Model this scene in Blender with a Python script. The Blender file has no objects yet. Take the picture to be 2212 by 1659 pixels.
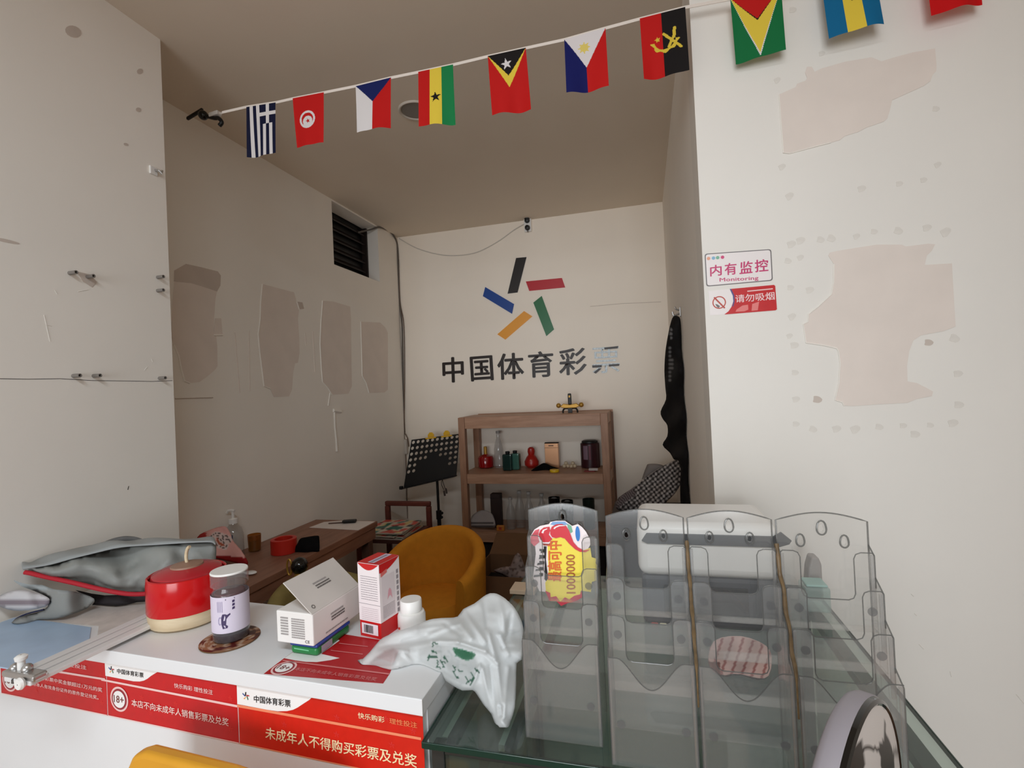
import bpy, bmesh, math, random
import numpy as np
from mathutils import Vector, Matrix, noise as mnoise
from mathutils.geometry import delaunay_2d_cdt
random.seed(7)
SC = bpy.context.scene
COL = SC.collection
# ------------------------------------------------------------------ camera, world, light, exposure
FPX, PW, PH = 1083.99, 2212.0, 1659.0
CAM = Vector((0.0, 0.0, 1.45))
RIGHT = Vector((0.96577142, 0.25521593, -0.04637237))
DOWN = Vector((-0.0478415, -0.00045181, -0.99885484))
FWD = Vector((-0.25494462, 0.96688398, 0.01177357))
cd = bpy.data.cameras.new('camera'); cam = bpy.data.objects.new('camera', cd); COL.objects.link(cam)
cd.sensor_fit = 'HORIZONTAL'; cd.sensor_width = 36.0; cd.lens = FPX * 36.0 / PW
cd.clip_start = 0.02; cd.clip_end = 60
up = -DOWN; back = -FWD
cam.matrix_world = Matrix(((RIGHT.x, up.x, back.x, CAM.x), (RIGHT.y, up.y, back.y, CAM.y), (RIGHT.z, up.z, back.z, CAM.z), (0, 0, 0, 1)))
SC.camera = cam
w = bpy.data.worlds.new('sky'); SC.world = w; w.use_nodes = True
bg = w.node_tree.nodes['Background']; bg.inputs[0].default_value = (0.86, 0.93, 1.0, 1); bg.inputs[1].default_value = 0.25
def area(name, loc, rx, sx, sy, watts, col):
    ld = bpy.data.lights.new(name, 'AREA'); ld.shape = 'RECTANGLE'; ld.size = sx; ld.size_y = sy; ld.energy = watts; ld.color = col
    lo = bpy.data.objects.new(name, ld); COL.objects.link(lo); lo.location = loc; lo.rotation_euler = (math.radians(rx), 0, 0)
area('street_daylight', (-0.2, -9.0, 0.8), 90, 5.0, 3.8, 445, (0.93, 0.965, 1.0))
area('street_daylight_wide', (0.6, -9.0, 1.6), 90, 10.0, 3.0, 195, (0.90, 0.955, 1.0))
area('counter_fill_light', (0.0, -0.5, 2.66), 0, 1.2, 0.3, 31, (0.84, 0.93, 1.0))  # added fill from above to brighten the counter top, no known lamp
SC.view_settings.view_transform = 'Standard'; SC.view_settings.look = 'None'
SC.view_settings.exposure = 0.0; SC.view_settings.gamma = 1.0; SC.view_settings.use_curve_mapping = False
SC.cycles.use_denoising = True
SC.cycles.max_bounces = 14; SC.cycles.diffuse_bounces = 10; SC.cycles.transparent_max_bounces = 48
SC.cycles.transmission_bounces = 8; SC.cycles.glossy_bounces = 5
SC.cycles.caustics_reflective = False; SC.cycles.caustics_refractive = False

# ------------------------------------------------------------------ measuring helpers
def ray(px, py):
    return RIGHT * ((px - PW / 2) / FPX) + DOWN * ((py - PH / 2) / FPX) + FWD
def at_y(px, py, y): d = ray(px, py); return CAM + d * ((y - CAM.y) / d.y)
def at_x(px, py, x): d = ray(px, py); return CAM + d * ((x - CAM.x) / d.x)
def at_z(px, py, z): d = ray(px, py); return CAM + d * ((z - CAM.z) / d.z)
class Plane:
    def __init__(s, o, u, v):
        s.o = Vector(o); s.u = Vector(u).normalized(); s.v = Vector(v).normalized(); s.n = s.u.cross(s.v).normalized()
    def hit(s, px, py):
        d = ray(px, py); t = s.n.dot(s.o - CAM) / s.n.dot(d); p = CAM + d * t - s.o
        return (p.dot(s.u), p.dot(s.v))
    def P(s, a, b, c=0.0): return s.o + s.u * a + s.v * b + s.n * c

# ------------------------------------------------------------------ materials
def lin(c): c /= 255.0; return c / 12.92 if c <= 0.04045 else ((c + 0.055) / 1.055) ** 2.4
def rgb(r, g, b): return (lin(r), lin(g), lin(b), 1.0)
MATS = {}
def M(name, col, rough=0.6, spec=0.5, metal=0.0, var=0.0, scale=8.0, bump=0.0, bscale=60.0, coat=0.0):
    if name in MATS: return MATS[name]
    m = bpy.data.materials.new(name); m.use_nodes = True; nt = m.node_tree; b = nt.nodes['Principled BSDF']
    if isinstance(col, tuple) and len(col) == 3: col = rgb(*col)
    b.inputs['Base Color'].default_value = col; b.inputs['Roughness'].default_value = rough
    b.inputs['Specular IOR Level'].default_value = spec; b.inputs['Metallic'].default_value = metal
    b.inputs['Coat Weight'].default_value = coat
    tc = nt.nodes.new('ShaderNodeTexCoord')
    if var > 0:
        n = nt.nodes.new('ShaderNodeTexNoise'); n.inputs['Scale'].default_value = scale; n.inputs['Detail'].default_value = 5
        nt.links.new(tc.outputs['Object'], n.inputs['Vector'])
        r = nt.nodes.new('ShaderNodeValToRGB'); r.color_ramp.elements[0].position = 0.3; r.color_ramp.elements[1].position = 0.7
        r.color_ramp.elements[0].color = [max(0, x * (1 - var)) for x in col[:3]] + [1]
        r.color_ramp.elements[1].color = [min(1, x * (1 + var)) for x in col[:3]] + [1]
        nt.links.new(n.outputs['Fac'], r.inputs['Fac']); nt.links.new(r.outputs['Color'], b.inputs['Base Color'])
    if bump > 0:
        n2 = nt.nodes.new('ShaderNodeTexNoise'); n2.inputs['Scale'].default_value = bscale; n2.inputs['Detail'].default_value = 4
        nt.links.new(tc.outputs['Object'], n2.inputs['Vector'])
        bp = nt.nodes.new('ShaderNodeBump'); bp.inputs['Strength'].default_value = bump; bp.inputs['Distance'].default_value = 0.002
        nt.links.new(n2.outputs['Fac'], bp.inputs['Height']); nt.links.new(bp.outputs['Normal'], b.inputs['Normal'])
    MATS[name] = m; return m
def wood(name, c1, c2, stretch=(1, 14, 14), rough=0.5):
    m = M(name, c1, rough); nt = m.node_tree; b = nt.nodes['Principled BSDF']
    tc = nt.nodes.new('ShaderNodeTexCoord'); mp = nt.nodes.new('ShaderNodeMapping'); mp.inputs['Scale'].default_value = stretch
    n = nt.nodes.new('ShaderNodeTexNoise'); n.inputs['Scale'].default_value = 3.0; n.inputs['Detail'].default_value = 8
    r = nt.nodes.new('ShaderNodeValToRGB'); r.color_ramp.elements[0].position = 0.32; r.color_ramp.elements[1].position = 0.68
    r.color_ramp.elements[0].color = rgb(*c1); r.color_ramp.elements[1].color = rgb(*c2)
    nt.links.new(tc.outputs['Object'], mp.inputs['Vector']); nt.links.new(mp.outputs['Vector'], n.inputs['Vector'])
    nt.links.new(n.outputs['Fac'], r.inputs['Fac']); nt.links.new(r.outputs['Color'], b.inputs['Base Color'])
    return m
def clear(name, tint=(0.95, 0.95, 0.95), haze=0.06, hazecol=(0.85, 0.85, 0.85), rough=0.05, ior=1.45, gl=1.0):
    m = bpy.data.materials.new(name); m.use_nodes = True; nt = m.node_tree; nt.nodes.clear()
    out = nt.nodes.new('ShaderNodeOutputMaterial'); t = nt.nodes.new('ShaderNodeBsdfTransparent'); t.inputs[0].default_value = (*tint, 1)
    g = nt.nodes.new('ShaderNodeBsdfGlossy'); g.inputs['Roughness'].default_value = rough; g.inputs[0].default_value = (gl, gl, gl, 1)
    d = nt.nodes.new('ShaderNodeBsdfDiffuse'); d.inputs[0].default_value = (*hazecol, 1)
    lw = nt.nodes.new('ShaderNodeLayerWeight'); lw.inputs['Blend'].default_value = 0.5
    pw = nt.nodes.new('ShaderNodeMath'); pw.operation = 'POWER'; pw.inputs[1].default_value = 4.5; nt.links.new(lw.outputs['Facing'], pw.inputs[0])
    f0 = ((ior - 1) / (ior + 1)) ** 2
    fr = nt.nodes.new('ShaderNodeMath'); fr.operation = 'MULTIPLY_ADD'; fr.inputs[1].default_value = 0.8 - f0; fr.inputs[2].default_value = f0; nt.links.new(pw.outputs[0], fr.inputs[0])
    m1 = nt.nodes.new('ShaderNodeMixShader'); m1.inputs[0].default_value = haze
    nt.links.new(t.outputs[0], m1.inputs[1]); nt.links.new(d.outputs[0], m1.inputs[2])
    m2 = nt.nodes.new('ShaderNodeMixShader')
    nt.links.new(fr.outputs[0], m2.inputs[0]); nt.links.new(m1.outputs[0], m2.inputs[1]); nt.links.new(g.outputs[0], m2.inputs[2])
    nt.links.new(m2.outputs[0], out.inputs[0]); MATS[name] = m; return m
def vcol(name, rough=0.7, spec=0.3, alpha=0.0, translucent=0.0, bump=0.0, bscale=80.0):   # alpha > 0: the attribute's own alpha is the film's opacity
    """a printed or dyed surface: base colour from the mesh's own colour attribute"""
    m = M(name, (200, 200, 200), rough, spec, bump=bump, bscale=bscale); nt = m.node_tree; b = nt.nodes['Principled BSDF']
    a = nt.nodes.new('ShaderNodeAttribute'); a.attribute_name = 'print'
    nt.links.new(a.outputs['Color'], b.inputs['Base Color'])
    out = nt.nodes['Material Output']; sh = b.outputs[0]
    if translucent > 0:
        tr = nt.nodes.new('ShaderNodeBsdfTranslucent'); nt.links.new(a.outputs['Color'], tr.inputs[0])
        mx = nt.nodes.new('ShaderNodeMixShader'); mx.inputs[0].default_value = translucent
        nt.links.new(sh, mx.inputs[1]); nt.links.new(tr.outputs[0], mx.inputs[2]); sh = mx.outputs[0]
    if alpha > 0:
        tp = nt.nodes.new('ShaderNodeBsdfTransparent'); mx = nt.nodes.new('ShaderNodeMixShader'); nt.links.new(a.outputs['Alpha'], mx.inputs[0])
        nt.links.new(tp.outputs[0], mx.inputs[1]); nt.links.new(sh, mx.inputs[2]); sh = mx.outputs[0]
    nt.links.new(sh, out.inputs[0]); return m

paint = M('wall_paint', (241, 236, 228), 0.75, 0.25, var=0.018, scale=3.0, bump=0.12, bscale=35)
front_paint = M('front_wall_paint_dimmed', (233, 229, 222), 0.75, 0.25, var=0.018, scale=3.0, bump=0.12, bscale=35)  # same wall paint, darkened to offset too much daylight on this wall
back_paint = M('back_wall_paint_warmed', (246, 236, 222), 0.7, 0.3, var=0.015, scale=2.5, bump=0.1, bscale=30)  # wall paint made lighter and creamier in place of warm bounce light
ceil_m = M('ceiling_paint', (226, 214, 198), 0.85, 0.15, var=0.02, scale=2.0)
putty = M('bare_putty', (228, 217, 208), 0.9, 0.1, var=0.03, scale=9.0)
putty_dark = M('grey_putty', (204, 192, 182), 0.9, 0.1, var=0.04, scale=9.0)
gluem = M('glue_stain', (224, 219, 211), 0.8, 0.2, var=0.05, scale=40)
floor_m = M('brown_tile', (150, 116, 92), 0.45, 0.4, var=0.15, scale=4)
grout = M('grout', (84, 66, 54), 0.9)
white_lam = M('white_laminate', (228, 229, 230), 0.35, 0.5, var=0.012, scale=6)
white_edge = M('white_edge_band', (238, 234, 226), 0.45, 0.4, var=0.02, scale=20)
red_print = M('red_vinyl', (196, 18, 24), 0.35, 0.4, var=0.05, scale=60)
red_print2 = M('orange_red_vinyl', (206, 34, 22), 0.35, 0.4, var=0.05, scale=60)
star_print = M('faint_star_print', (214, 52, 48), 0.4, 0.3)
white_print = M('white_print', (240, 238, 236), 0.4, 0.3)
pink_print = M('pale_pink_print', (240, 200, 196), 0.4, 0.3)
cream_print = M('cream_print', (244, 220, 176), 0.4, 0.3)
orange_line = M('orange_line_print', (238, 140, 104), 0.4, 0.3)
black_print = M('black_print', (38, 34, 34), 0.45, 0.3)
grey_print = M('grey_print', (120, 116, 116), 0.5, 0.3)
black_m = M('black_plastic', (20, 18, 18), 0.45, 0.4)
black_gl = M('glossy_black', (10, 11, 10), 0.08, 0.6)
cloth_black = M('black_cloth', (16, 15, 16), 0.9, 0.1, bump=0.3, bscale=200)
dark_m = M('dark_grey_cloth', (46, 40, 38), 0.9, 0.1, var=0.2, scale=10)
shelf_w = wood('shelf_oak', (158, 116, 88), (182, 140, 112), (2, 16, 16))
desk_w = wood('desk_walnut', (128, 88, 68), (150, 106, 84), (16, 2, 16))
redwood = wood('red_stained_wood', (92, 40, 30), (112, 52, 40), (4, 12, 12))
pale_wood = wood('pale_wood', (196, 174, 140), (216, 198, 166), (5, 5, 24))
mustard = M('mustard_fabric', (206, 134, 38), 0.85, 0.15, var=0.06, scale=30, bump=0.25, bscale=300)
mustard_gl = M('mustard_leather', (214, 152, 36), 0.45, 0.4, var=0.04, scale=14)
mustard_dk = M('mustard_seam', (178, 112, 22), 0.5, 0.3)
khaki = M('khaki_fabric', (138, 122, 74), 0.85, 0.15, var=0.06, scale=30)
steel = M('brushed_steel', (190, 188, 186), 0.3, 0.5, metal=0.9)
alu = M('pale_aluminium', (222, 221, 220), 0.4, 0.5, metal=0.05)
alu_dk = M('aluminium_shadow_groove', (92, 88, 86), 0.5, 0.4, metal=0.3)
white_pl = M('white_plastic', (236, 234, 230), 0.4, 0.5)
grey_pl = M('grey_plastic', (128, 122, 116), 0.5, 0.4)
redc = M('red_glaze', (196, 18, 22), 0.16, 0.5)
redc2 = M('red_lid_glaze', (176, 34, 44), 0.2, 0.5)
red_pl = M('red_plastic', (190, 40, 28), 0.4, 0.4)
gold = M('gold_metal', (176, 134, 56), 0.4, 0.5, metal=0.5)
copper = M('rose_gold_foil', (222, 168, 128), 0.3, 0.5, metal=0.55)
green_tin = M('green_tin', (34, 122, 62), 0.35, 0.5)
blue_tin = M('blue_tin', (36, 60, 140), 0.35, 0.5)
cardw = M('white_card', (232, 228, 224), 0.6, 0.3, var=0.015, scale=12)
card_shaded = M('white_card_shaded', (206, 199, 193), 0.7, 0.2, var=0.05, scale=10)  # flap's copy of the white card, greyed to imitate its dimmer lighting
cardb = M('brown_cardboard', (112, 82, 58), 0.85, 0.15, var=0.06, scale=12)
lilac = M('lilac_label', (214, 204, 220), 0.5, 0.3)
purple = M('purple_print', (68, 54, 92), 0.5, 0.3)
syrup = M('dark_syrup', (34, 18, 26), 0.15, 0.5)
acr = clear('clear_acrylic', (0.965, 0.965, 0.96), 0.05, (0.80, 0.80, 0.79), 0.09, 1.55)  # diffuse haze stands in for the bright street reflected in the pockets
acr_rim = clear('acrylic_cut_edge', (0.52, 0.52, 0.51), 0.16, (0.45, 0.45, 0.44), 0.12, 1.5)
acr_corner = clear('acrylic_corner', (0.9, 0.9, 0.9), 0.06, (0.8, 0.8, 0.8), 0.12, 2.2)
boss_m = clear('acrylic_boss', (0.72, 0.72, 0.72), 0.15, (0.4, 0.4, 0.4), 0.1, 1.5)
glass_top = clear('green_float_glass', (0.76, 0.82, 0.79), 0.05, (0.30, 0.36, 0.33), 0.03, 1.5)
glass_edge = M('green_glass_edge', (18, 50, 40), 0.12, 0.6)
bottle_gl = clear('clear_bottle', (0.86, 0.86, 0.86), 0.10, (0.8, 0.8, 0.8), 0.08, 1.5)
jar_gl = clear('jar_glass', (0.93, 0.92, 0.93), 0.05, (0.8, 0.8, 0.82), 0.05, 1.5)
green_gl = clear('green_bottle_glass', (0.25, 0.45, 0.40), 0.45, (0.06, 0.14, 0.12), 0.08, 1.5)
amber_gl = clear('amber_glass', (0.65, 0.33, 0.08), 0.25, (0.45, 0.22, 0.05), 0.1, 1.5)
amber_glue = M('amber_glue', (104, 84, 58), 0.4, 0.4, var=0.35, scale=60)
blue_pl = M('pale_blue_plastic', (166, 190, 216), 0.3, 0.5, var=0.10, scale=9)
news = M('newsprint', (200, 192, 186), 0.85, 0.1, var=0.10, scale=26)
paperw = M('white_paper', (226, 216, 210), 0.8, 0.15, var=0.03, scale=18)
foil = M('silver_foil', (150, 156, 158), 0.4, 0.5, metal=0.3, var=0.35, scale=90)
flag_m = vcol('flag_cloth', 0.75, 0.2, translucent=0.12)
printed = vcol('printed_cloth', 0.8, 0.2, bump=0.2, bscale=120)
printed_soft = vcol('silver_grey_cloth', 0.5, 0.45, bump=0.2, bscale=60)
printed_gl = vcol('printed_gloss', 0.35, 0.5)
bag_m = vcol('thin_white_film', 0.38, 0.45, alpha=0.16, translucent=0.4, bump=0.35, bscale=45)

# ------------------------------------------------------------------ mesh helpers
class MB:
    def __init__(s): s.v = []; s.f = []; s.m = []
    def add(s, vs, fs, mi=0):
        k = len(s.v); s.v += [tuple(x) for x in vs]; s.f += [tuple(i + k for i in f) for f in fs]; s.m += [mi] * len(fs); return s
    def hexa(s, p, mi=0):   # 8 corners: bottom ring 0..3, top ring 4..7
        return s.add(p, [(3, 2, 1, 0), (4, 5, 6, 7), (0, 1, 5, 4), (1, 2, 6, 5), (2, 3, 7, 6), (3, 0, 4, 7)], mi)
    def box(s, lo, hi, mi=0):
        (a, b, c), (d, e, f) = lo, hi
        return s.hexa([(a, b, c), (d, b, c), (d, e, c), (a, e, c), (a, b, f), (d, b, f), (d, e, f), (a, e, f)], mi)
    def obox(s, c, dx, dy, dz, mi=0):   # centre and three half-axis vectors
        c, dx, dy, dz = map(Vector, (c, dx, dy, dz)); q = [(-1, -1), (1, -1), (1, 1), (-1, 1)]
        return s.hexa([c + dx * i + dy * j - dz for i, j in q] + [c + dx * i + dy * j + dz for i, j in q], mi)
    def prism(s, ring, off, mi=0):
        n = len(ring); ring = [Vector(r) for r in ring]; off = Vector(off)
        nrm = Vector((0, 0, 0))
        for i in range(n): nrm += ring[i].cross(ring[(i + 1) % n])
        if nrm.dot(off) < 0: ring.reverse()
        vs = ring + [r + off for r in ring]
        return s.add(vs, [tuple(range(n - 1, -1, -1)), tuple(range(n, 2 * n))] + [(i, (i + 1) % n, n + (i + 1) % n, n + i) for i in range(n)], mi)
    def lathe(s, prof, base=(0, 0, 0), seg=28, mi=0, ax=None, sx=1.0, sy=1.0, close=True):
        base = Vector(base); R = ax if ax else Matrix.Identity(3); vs = []; fs = []; n = len(prof)
        for r, z in prof:
            for k in range(seg):
                t = 2 * math.pi * k / seg; vs.append(base + R @ Vector((r * math.cos(t) * sx, r * math.sin(t) * sy, z)))
        for i in range(n - 1):
            for k in range(seg):
                k2 = (k + 1) % seg; fs.append((i * seg + k, i * seg + k2, (i + 1) * seg + k2, (i + 1) * seg + k))
        if close:
            if prof[0][0] > 1e-5: fs.append(tuple(range(seg - 1, -1, -1)))
            if prof[-1][0] > 1e-5: fs.append(tuple(range((n - 1) * seg, n * seg)))
        return s.add(vs, fs, mi)
    def tube(s, pts, r, seg=8, mi=0, closed=False):
        pts = [Vector(p) for p in pts]; n = len(pts); vs = []; fs = []; ref = None
        for i, p in enumerate(pts):
            a = pts[(i - 1) % n] if closed or i > 0 else p; b = pts[(i + 1) % n] if closed or i < n - 1 else p
            t = (b - a); t = t.normalized() if t.length > 1e-9 else Vector((0, 0, 1))
            if ref is None: ref = t.orthogonal().normalized()
            ref = (ref - t * ref.dot(t)); ref = ref.normalized() if ref.length > 1e-6 else t.orthogonal().normalized()
            bi = t.cross(ref); rr = r[i] if isinstance(r, (list, tuple)) else r
            for k in range(seg):
                th = 2 * math.pi * k / seg; vs.append(p + (ref * math.cos(th) + bi * math.sin(th)) * rr)
        for i in range(n if closed else n - 1):
            j = (i + 1) % n
            for k in range(seg): k2 = (k + 1) % seg; fs.append((i * seg + k, i * seg + k2, j * seg + k2, j * seg + k))
        if not closed: fs += [tuple(range(seg - 1, -1, -1)), tuple(range((n - 1) * seg, n * seg))]
        return s.add(vs, fs, mi)
    def ball(s, c, r, sx=1, sy=1, sz=1, n=10, mi=0):
        prof = [(max(1e-6, r * math.sin(math.pi * i / n)), -r * sz * math.cos(math.pi * i / n)) for i in range(n + 1)]
        return s.lathe(prof, c, 18, mi, sx=sx, sy=sy, close=False)
    def build(s, name, mats, parent=None, bevel=0.0, smooth=False, solid=0.0, seg=2, sub=0, fixn=False):
        me = bpy.data.meshes.new(name); v = np.array(s.v, dtype=float)
        o = (v.min(0) + v.max(0)) / 2; o[2] = v[:, 2].min() if parent is None else o[2]
        me.from_pydata([tuple(x) for x in (v - o)], [], s.f)
        mats = mats if isinstance(mats, (list, tuple)) else [mats]
        for m in mats: me.materials.append(m)
        if len(mats) > 1: me.polygons.foreach_set('material_index', s.m)
        if fixn:
            bm = bmesh.new(); bm.from_mesh(me); bmesh.ops.recalc_face_normals(bm, faces=bm.faces); bm.to_mesh(me); bm.free()
        if smooth: me.shade_smooth(); me.set_sharp_from_angle(angle=math.radians(38))
        ob = bpy.data.objects.new(name, me); COL.objects.link(ob); ob.location = Vector(o)
        if parent: attach(ob, parent)
        if solid: md = ob.modifiers.new('thick', 'SOLIDIFY'); md.thickness = solid; md.offset = 0
        if bevel:
            md = ob.modifiers.new('bevel', 'BEVEL'); md.width = bevel; md.segments = seg; md.limit_method = 'ANGLE'; md.angle_limit = math.radians(40)
        if sub: md = ob.modifiers.new('sub', 'SUBSURF'); md.levels = sub; md.render_levels = sub
        return ob
def world_loc(o): return o.location + (world_loc(o.parent) if o.parent else Vector((0, 0, 0)))
def attach(ob, parent): loc = ob.location.copy(); ob.parent = parent; ob.location = loc - world_loc(parent)
def tag(o, label, cat=None, group=None, kind=None):
    if label: o['label'] = label
    if cat: o['category'] = cat
    if group: o['group'] = group
    if kind: o['kind'] = kind
    return o
def T(name, label, cat, loc, group=None):
    o = bpy.data.objects.new(name, None); o.empty_display_size = 0.02; COL.objects.link(o); o.location = Vector(loc); return tag(o, label, cat, group)
def dup(root, delta, label=None):
    r = root.copy(); COL.objects.link(r); r.location = root.location + Vector(delta)
    if label: r['label'] = label
    for ch in root.children:
        c = ch.copy(); COL.objects.link(c); c.parent = r
        for g in ch.children:
            d = g.copy(); COL.objects.link(d); d.parent = c
    return r
def S(o): o['kind'] = 'structure'; return o
def ngon(name, pl, pts, mat, parent, off=0.0006, thick=0.0, px=True, bevel=0):
    q = [pl.hit(*p) if px else p for p in pts]
    mb = MB()
    if thick: mb.prism([pl.P(a, b, off) for a, b in q], pl.n * thick)
    else:
        ar = sum(q[i][0] * q[(i + 1) % len(q)][1] - q[(i + 1) % len(q)][0] * q[i][1] for i in range(len(q)))
        if ar < 0: q.reverse()
        mb.add([pl.P(a, b, off) for a, b in q], [tuple(range(len(q)))])
    return mb.build(name, mat, parent, bevel=bevel)
def text(s, pl, bl, br, tl, mat, parent, name='lettering', bold=0.02, off=0.0012, px=True):
    c = bpy.data.curves.new('t', 'FONT'); c.body = s; c.size = 1.0; c.resolution_u = 2
    o = bpy.data.objects.new('t', c); COL.objects.link(o)
    me = bpy.data.meshes.new_from_object(o.evaluated_get(bpy.context.evaluated_depsgraph_get()))
    bpy.data.objects.remove(o); bpy.data.curves.remove(c)
    me.name = name; n = len(me.vertices); co = np.zeros(n * 3); me.vertices.foreach_get('co', co); co = co.reshape(-1, 3)
    lo_, hi_ = co.min(0), co.max(0); sz = np.maximum(hi_ - lo_, 1e-6)
    if px: bl, br, tl = pl.hit(*bl), pl.hit(*br), pl.hit(*tl)
    x = (co[:, 0] - lo_[0]) / sz[0]; y = (co[:, 1] - lo_[1]) / sz[1]
    a = bl[0] + x * (br[0] - bl[0]) + y * (tl[0] - bl[0]); b = bl[1] + x * (br[1] - bl[1]) + y * (tl[1] - bl[1])
    U, V_, N, O = (np.array(k) for k in (pl.u, pl.v, pl.n, pl.o))
    wc = O + np.outer(a, U) + np.outer(b, V_) + N * off
    if bold > 0:   # heavier strokes: the same outlines laid again with a hair's shift
        e = bold * math.hypot(tl[0] - bl[0], tl[1] - bl[1]); base_w = wc; polys = [tuple(p.vertices) for p in me.polygons]; allv = []; allf = []
        for k, (dx, dy) in enumerate(((-e, 0), (e, 0), (0, e * .7), (0, -e * .7))):
            allv.append(base_w + U * dx + V_ * dy + N * (k * 2e-6)); allf += [tuple(i + k * n for i in f) for f in polys]
        wc = np.concatenate(allv); bpy.data.meshes.remove(me); me = bpy.data.meshes.new(name); me.from_pydata(wc.tolist(), [], allf)
    ctr = (wc.min(0) + wc.max(0)) / 2
    me.vertices.foreach_set('co', (wc - ctr).ravel()); me.materials.clear(); me.materials.append(mat); me.update()
    ob = bpy.data.objects.new(name, me); COL.objects.link(ob); ob.location = Vector(ctr)
    if parent: attach(ob, parent)
    return ob
def paint_mesh(me, cols, domain='POINT'):
    at = me.color_attributes.new('print', 'FLOAT_COLOR', domain)
    at.data.foreach_set('color', np.asarray(cols, dtype=np.float32).ravel())
def inpoly(x, y, poly):
    c = False; n = len(poly); j = n - 1
    for i in range(n):
        xi, yi = poly[i]; xj, yj = poly[j]
        if (yi > y) != (yj > y) and x < (xj - xi) * (y - yi) / (yj - yi) + xi: c = not c
        j = i
    return c
def segd(px, py, a, b):
    ax, ay = a; bx, by = b; dx, dy = bx - ax, by - ay; L = dx * dx + dy * dy
    t = 0 if L == 0 else max(0, min(1, ((px - ax) * dx + (py - ay) * dy) / L))
    return math.hypot(px - ax - t * dx, py - ay - t * dy)
def edge_dist(x, y, poly):
    return min(segd(x, y, poly[i], poly[(i + 1) % len(poly)]) for i in range(len(poly)))
def smooth_ring(pts, n=4):
    out = []; k = len(pts)
    for i in range(k):
        p0, p1, p2, p3 = (pts[(i + d) % k] for d in (-1, 0, 1, 2))
        for s in range(n):
            t = s / n
            out.append(tuple(0.5 * ((2 * p1[d]) + (-p0[d] + p2[d]) * t + (2 * p0[d] - 5 * p1[d] + 4 * p2[d] - p3[d]) * t * t + (-p0[d] + 3 * p1[d] - 3 * p2[d] + p3[d]) * t ** 3) for d in range(2)))
    return out
def blob(name, outline, ctrl, bulge, step, mat, colfn, parent=None, backk=0.6, wr=0.0, wf=18.0, minz=None, rad=None, smooth=3, seed=0.0, fold=None):
    """soft body: outline measured in the photo, set at its own distances (ctrl), with a front and a back skin of real thickness"""
    ol = smooth_ring(outline, smooth) if smooth > 1 else list(outline)
    xs = [p[0] for p in ol]; ys = [p[1] for p in ol]; pts = list(ol); nb = len(ol)
    yy = min(ys)
    r = 0
    while yy < max(ys):
        xx = min(xs) + (step / 2 if r % 2 else 0)
        while xx < max(xs):
            if inpoly(xx, yy, ol) and edge_dist(xx, yy, ol) > step * 0.55: pts.append((xx, yy))
            xx += step
        yy += step * 0.87; r += 1
    res = delaunay_2d_cdt([Vector(p) for p in pts], [(i, (i + 1) % nb) for i in range(nb)], [], 1, 1e-5)
    P2 = [tuple(p) for p in res[0]]; F = res[2]
    D = [edge_dist(x, y, ol) for x, y in P2]; R_ = rad or max(D); n = len(P2)
    front = []; backv = []; cols = []
    for (x, y), d in zip(P2, D):
        ws = [(1.0 / ((x - a) ** 2 + (y - b) ** 2 + 30.0) ** 1.2, yy_) for a, b, yy_ in ctrl]
        dep = sum(a * b for a, b in ws) / sum(a for a, _ in ws)
        t = min(1.0, d / R_); h = bulge * math.sqrt(max(0.0, 1 - (1 - t) ** 2))
        base = at_y(x, y, dep)
        wn = 0.0
        if wr: wn = wr * min(1, d / (R_ * 0.25)) * (mnoise.noise(Vector((base.x * wf + seed, base.y * wf, base.z * wf * 1.4))) + 0.5 * mnoise.noise(Vector((base.x * wf * 2.3, base.y * wf * 2.3 + seed, base.z * wf * 2.3))))
        if fold: wn += fold(x, y) * min(1, d / (R_ * 0.3))
        dr = ray(x, y).normalized()
        f = base - dr * (h * (1 - backk) + wn); bk = base + Vector((0, 1, 0)) * h * backk
        if minz is not None:
            mz = minz(f.x, f.y) if callable(minz) else minz; f.z = max(f.z, mz + 0.001)
            mz = minz(bk.x, bk.y) if callable(minz) else minz; bk.z = max(bk.z, mz)
        front.append(f); backv.append(bk); cols.append(colfn(x, y, d))
    vs = front[:]; idx = list(range(n))
    onb = [False] * n
    for i in range(n): onb[i] = D[i] < 0.4
    bi = []
    for i in range(n):
        if onb[i]: bi.append(i)
        else: bi.append(len(vs)); vs.append(backv[i]); cols.append(cols[i])
    fs = []
    for f in F:
        a = sum(P2[f[k]][0] * P2[f[(k + 1) % len(f)]][1] - P2[f[(k + 1) % len(f)]][0] * P2[f[k]][1] for k in range(len(f)))
        f = list(f) if a < 0 else list(reversed(f))
        fs.append(tuple(f))
        b = tuple(bi[i] for i in reversed(f))
        if set(b) != set(f): fs.append(b)
    mb = MB().add(vs, fs); ob = mb.build(name, mat, parent); ob.data.shade_smooth()
    paint_mesh(ob.data, [(*c[:3], c[3] if len(c) > 3 else 1.0) for c in cols]); return ob
def spl(pts, n=6):
    out = []; k = len(pts)
    for i in range(k - 1):
        p0, p1, p2, p3 = Vector(pts[max(0, i - 1)]), Vector(pts[i]), Vector(pts[i + 1]), Vector(pts[min(k - 1, i + 2)])
        for s in range(n):
            t = s / n; out.append(0.5 * ((2 * p1) + (-p0 + p2) * t + (2 * p0 - 5 * p1 + 4 * p2 - p3) * t * t + (-p0 + 3 * p1 - 3 * p2 + p3) * t ** 3))
    out.append(Vector(pts[-1])); return out
def creaser(Z, L):
    L = [(*Z([a, b]), h, w_) for a, b, h, w_ in L]
    return lambda x, y: sum(h * math.exp(-(segd(x, y, a, b) / w_) ** 2) for a, b, h, w_ in L)
def C3(*c): return tuple(lin(x) for x in c)

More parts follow.
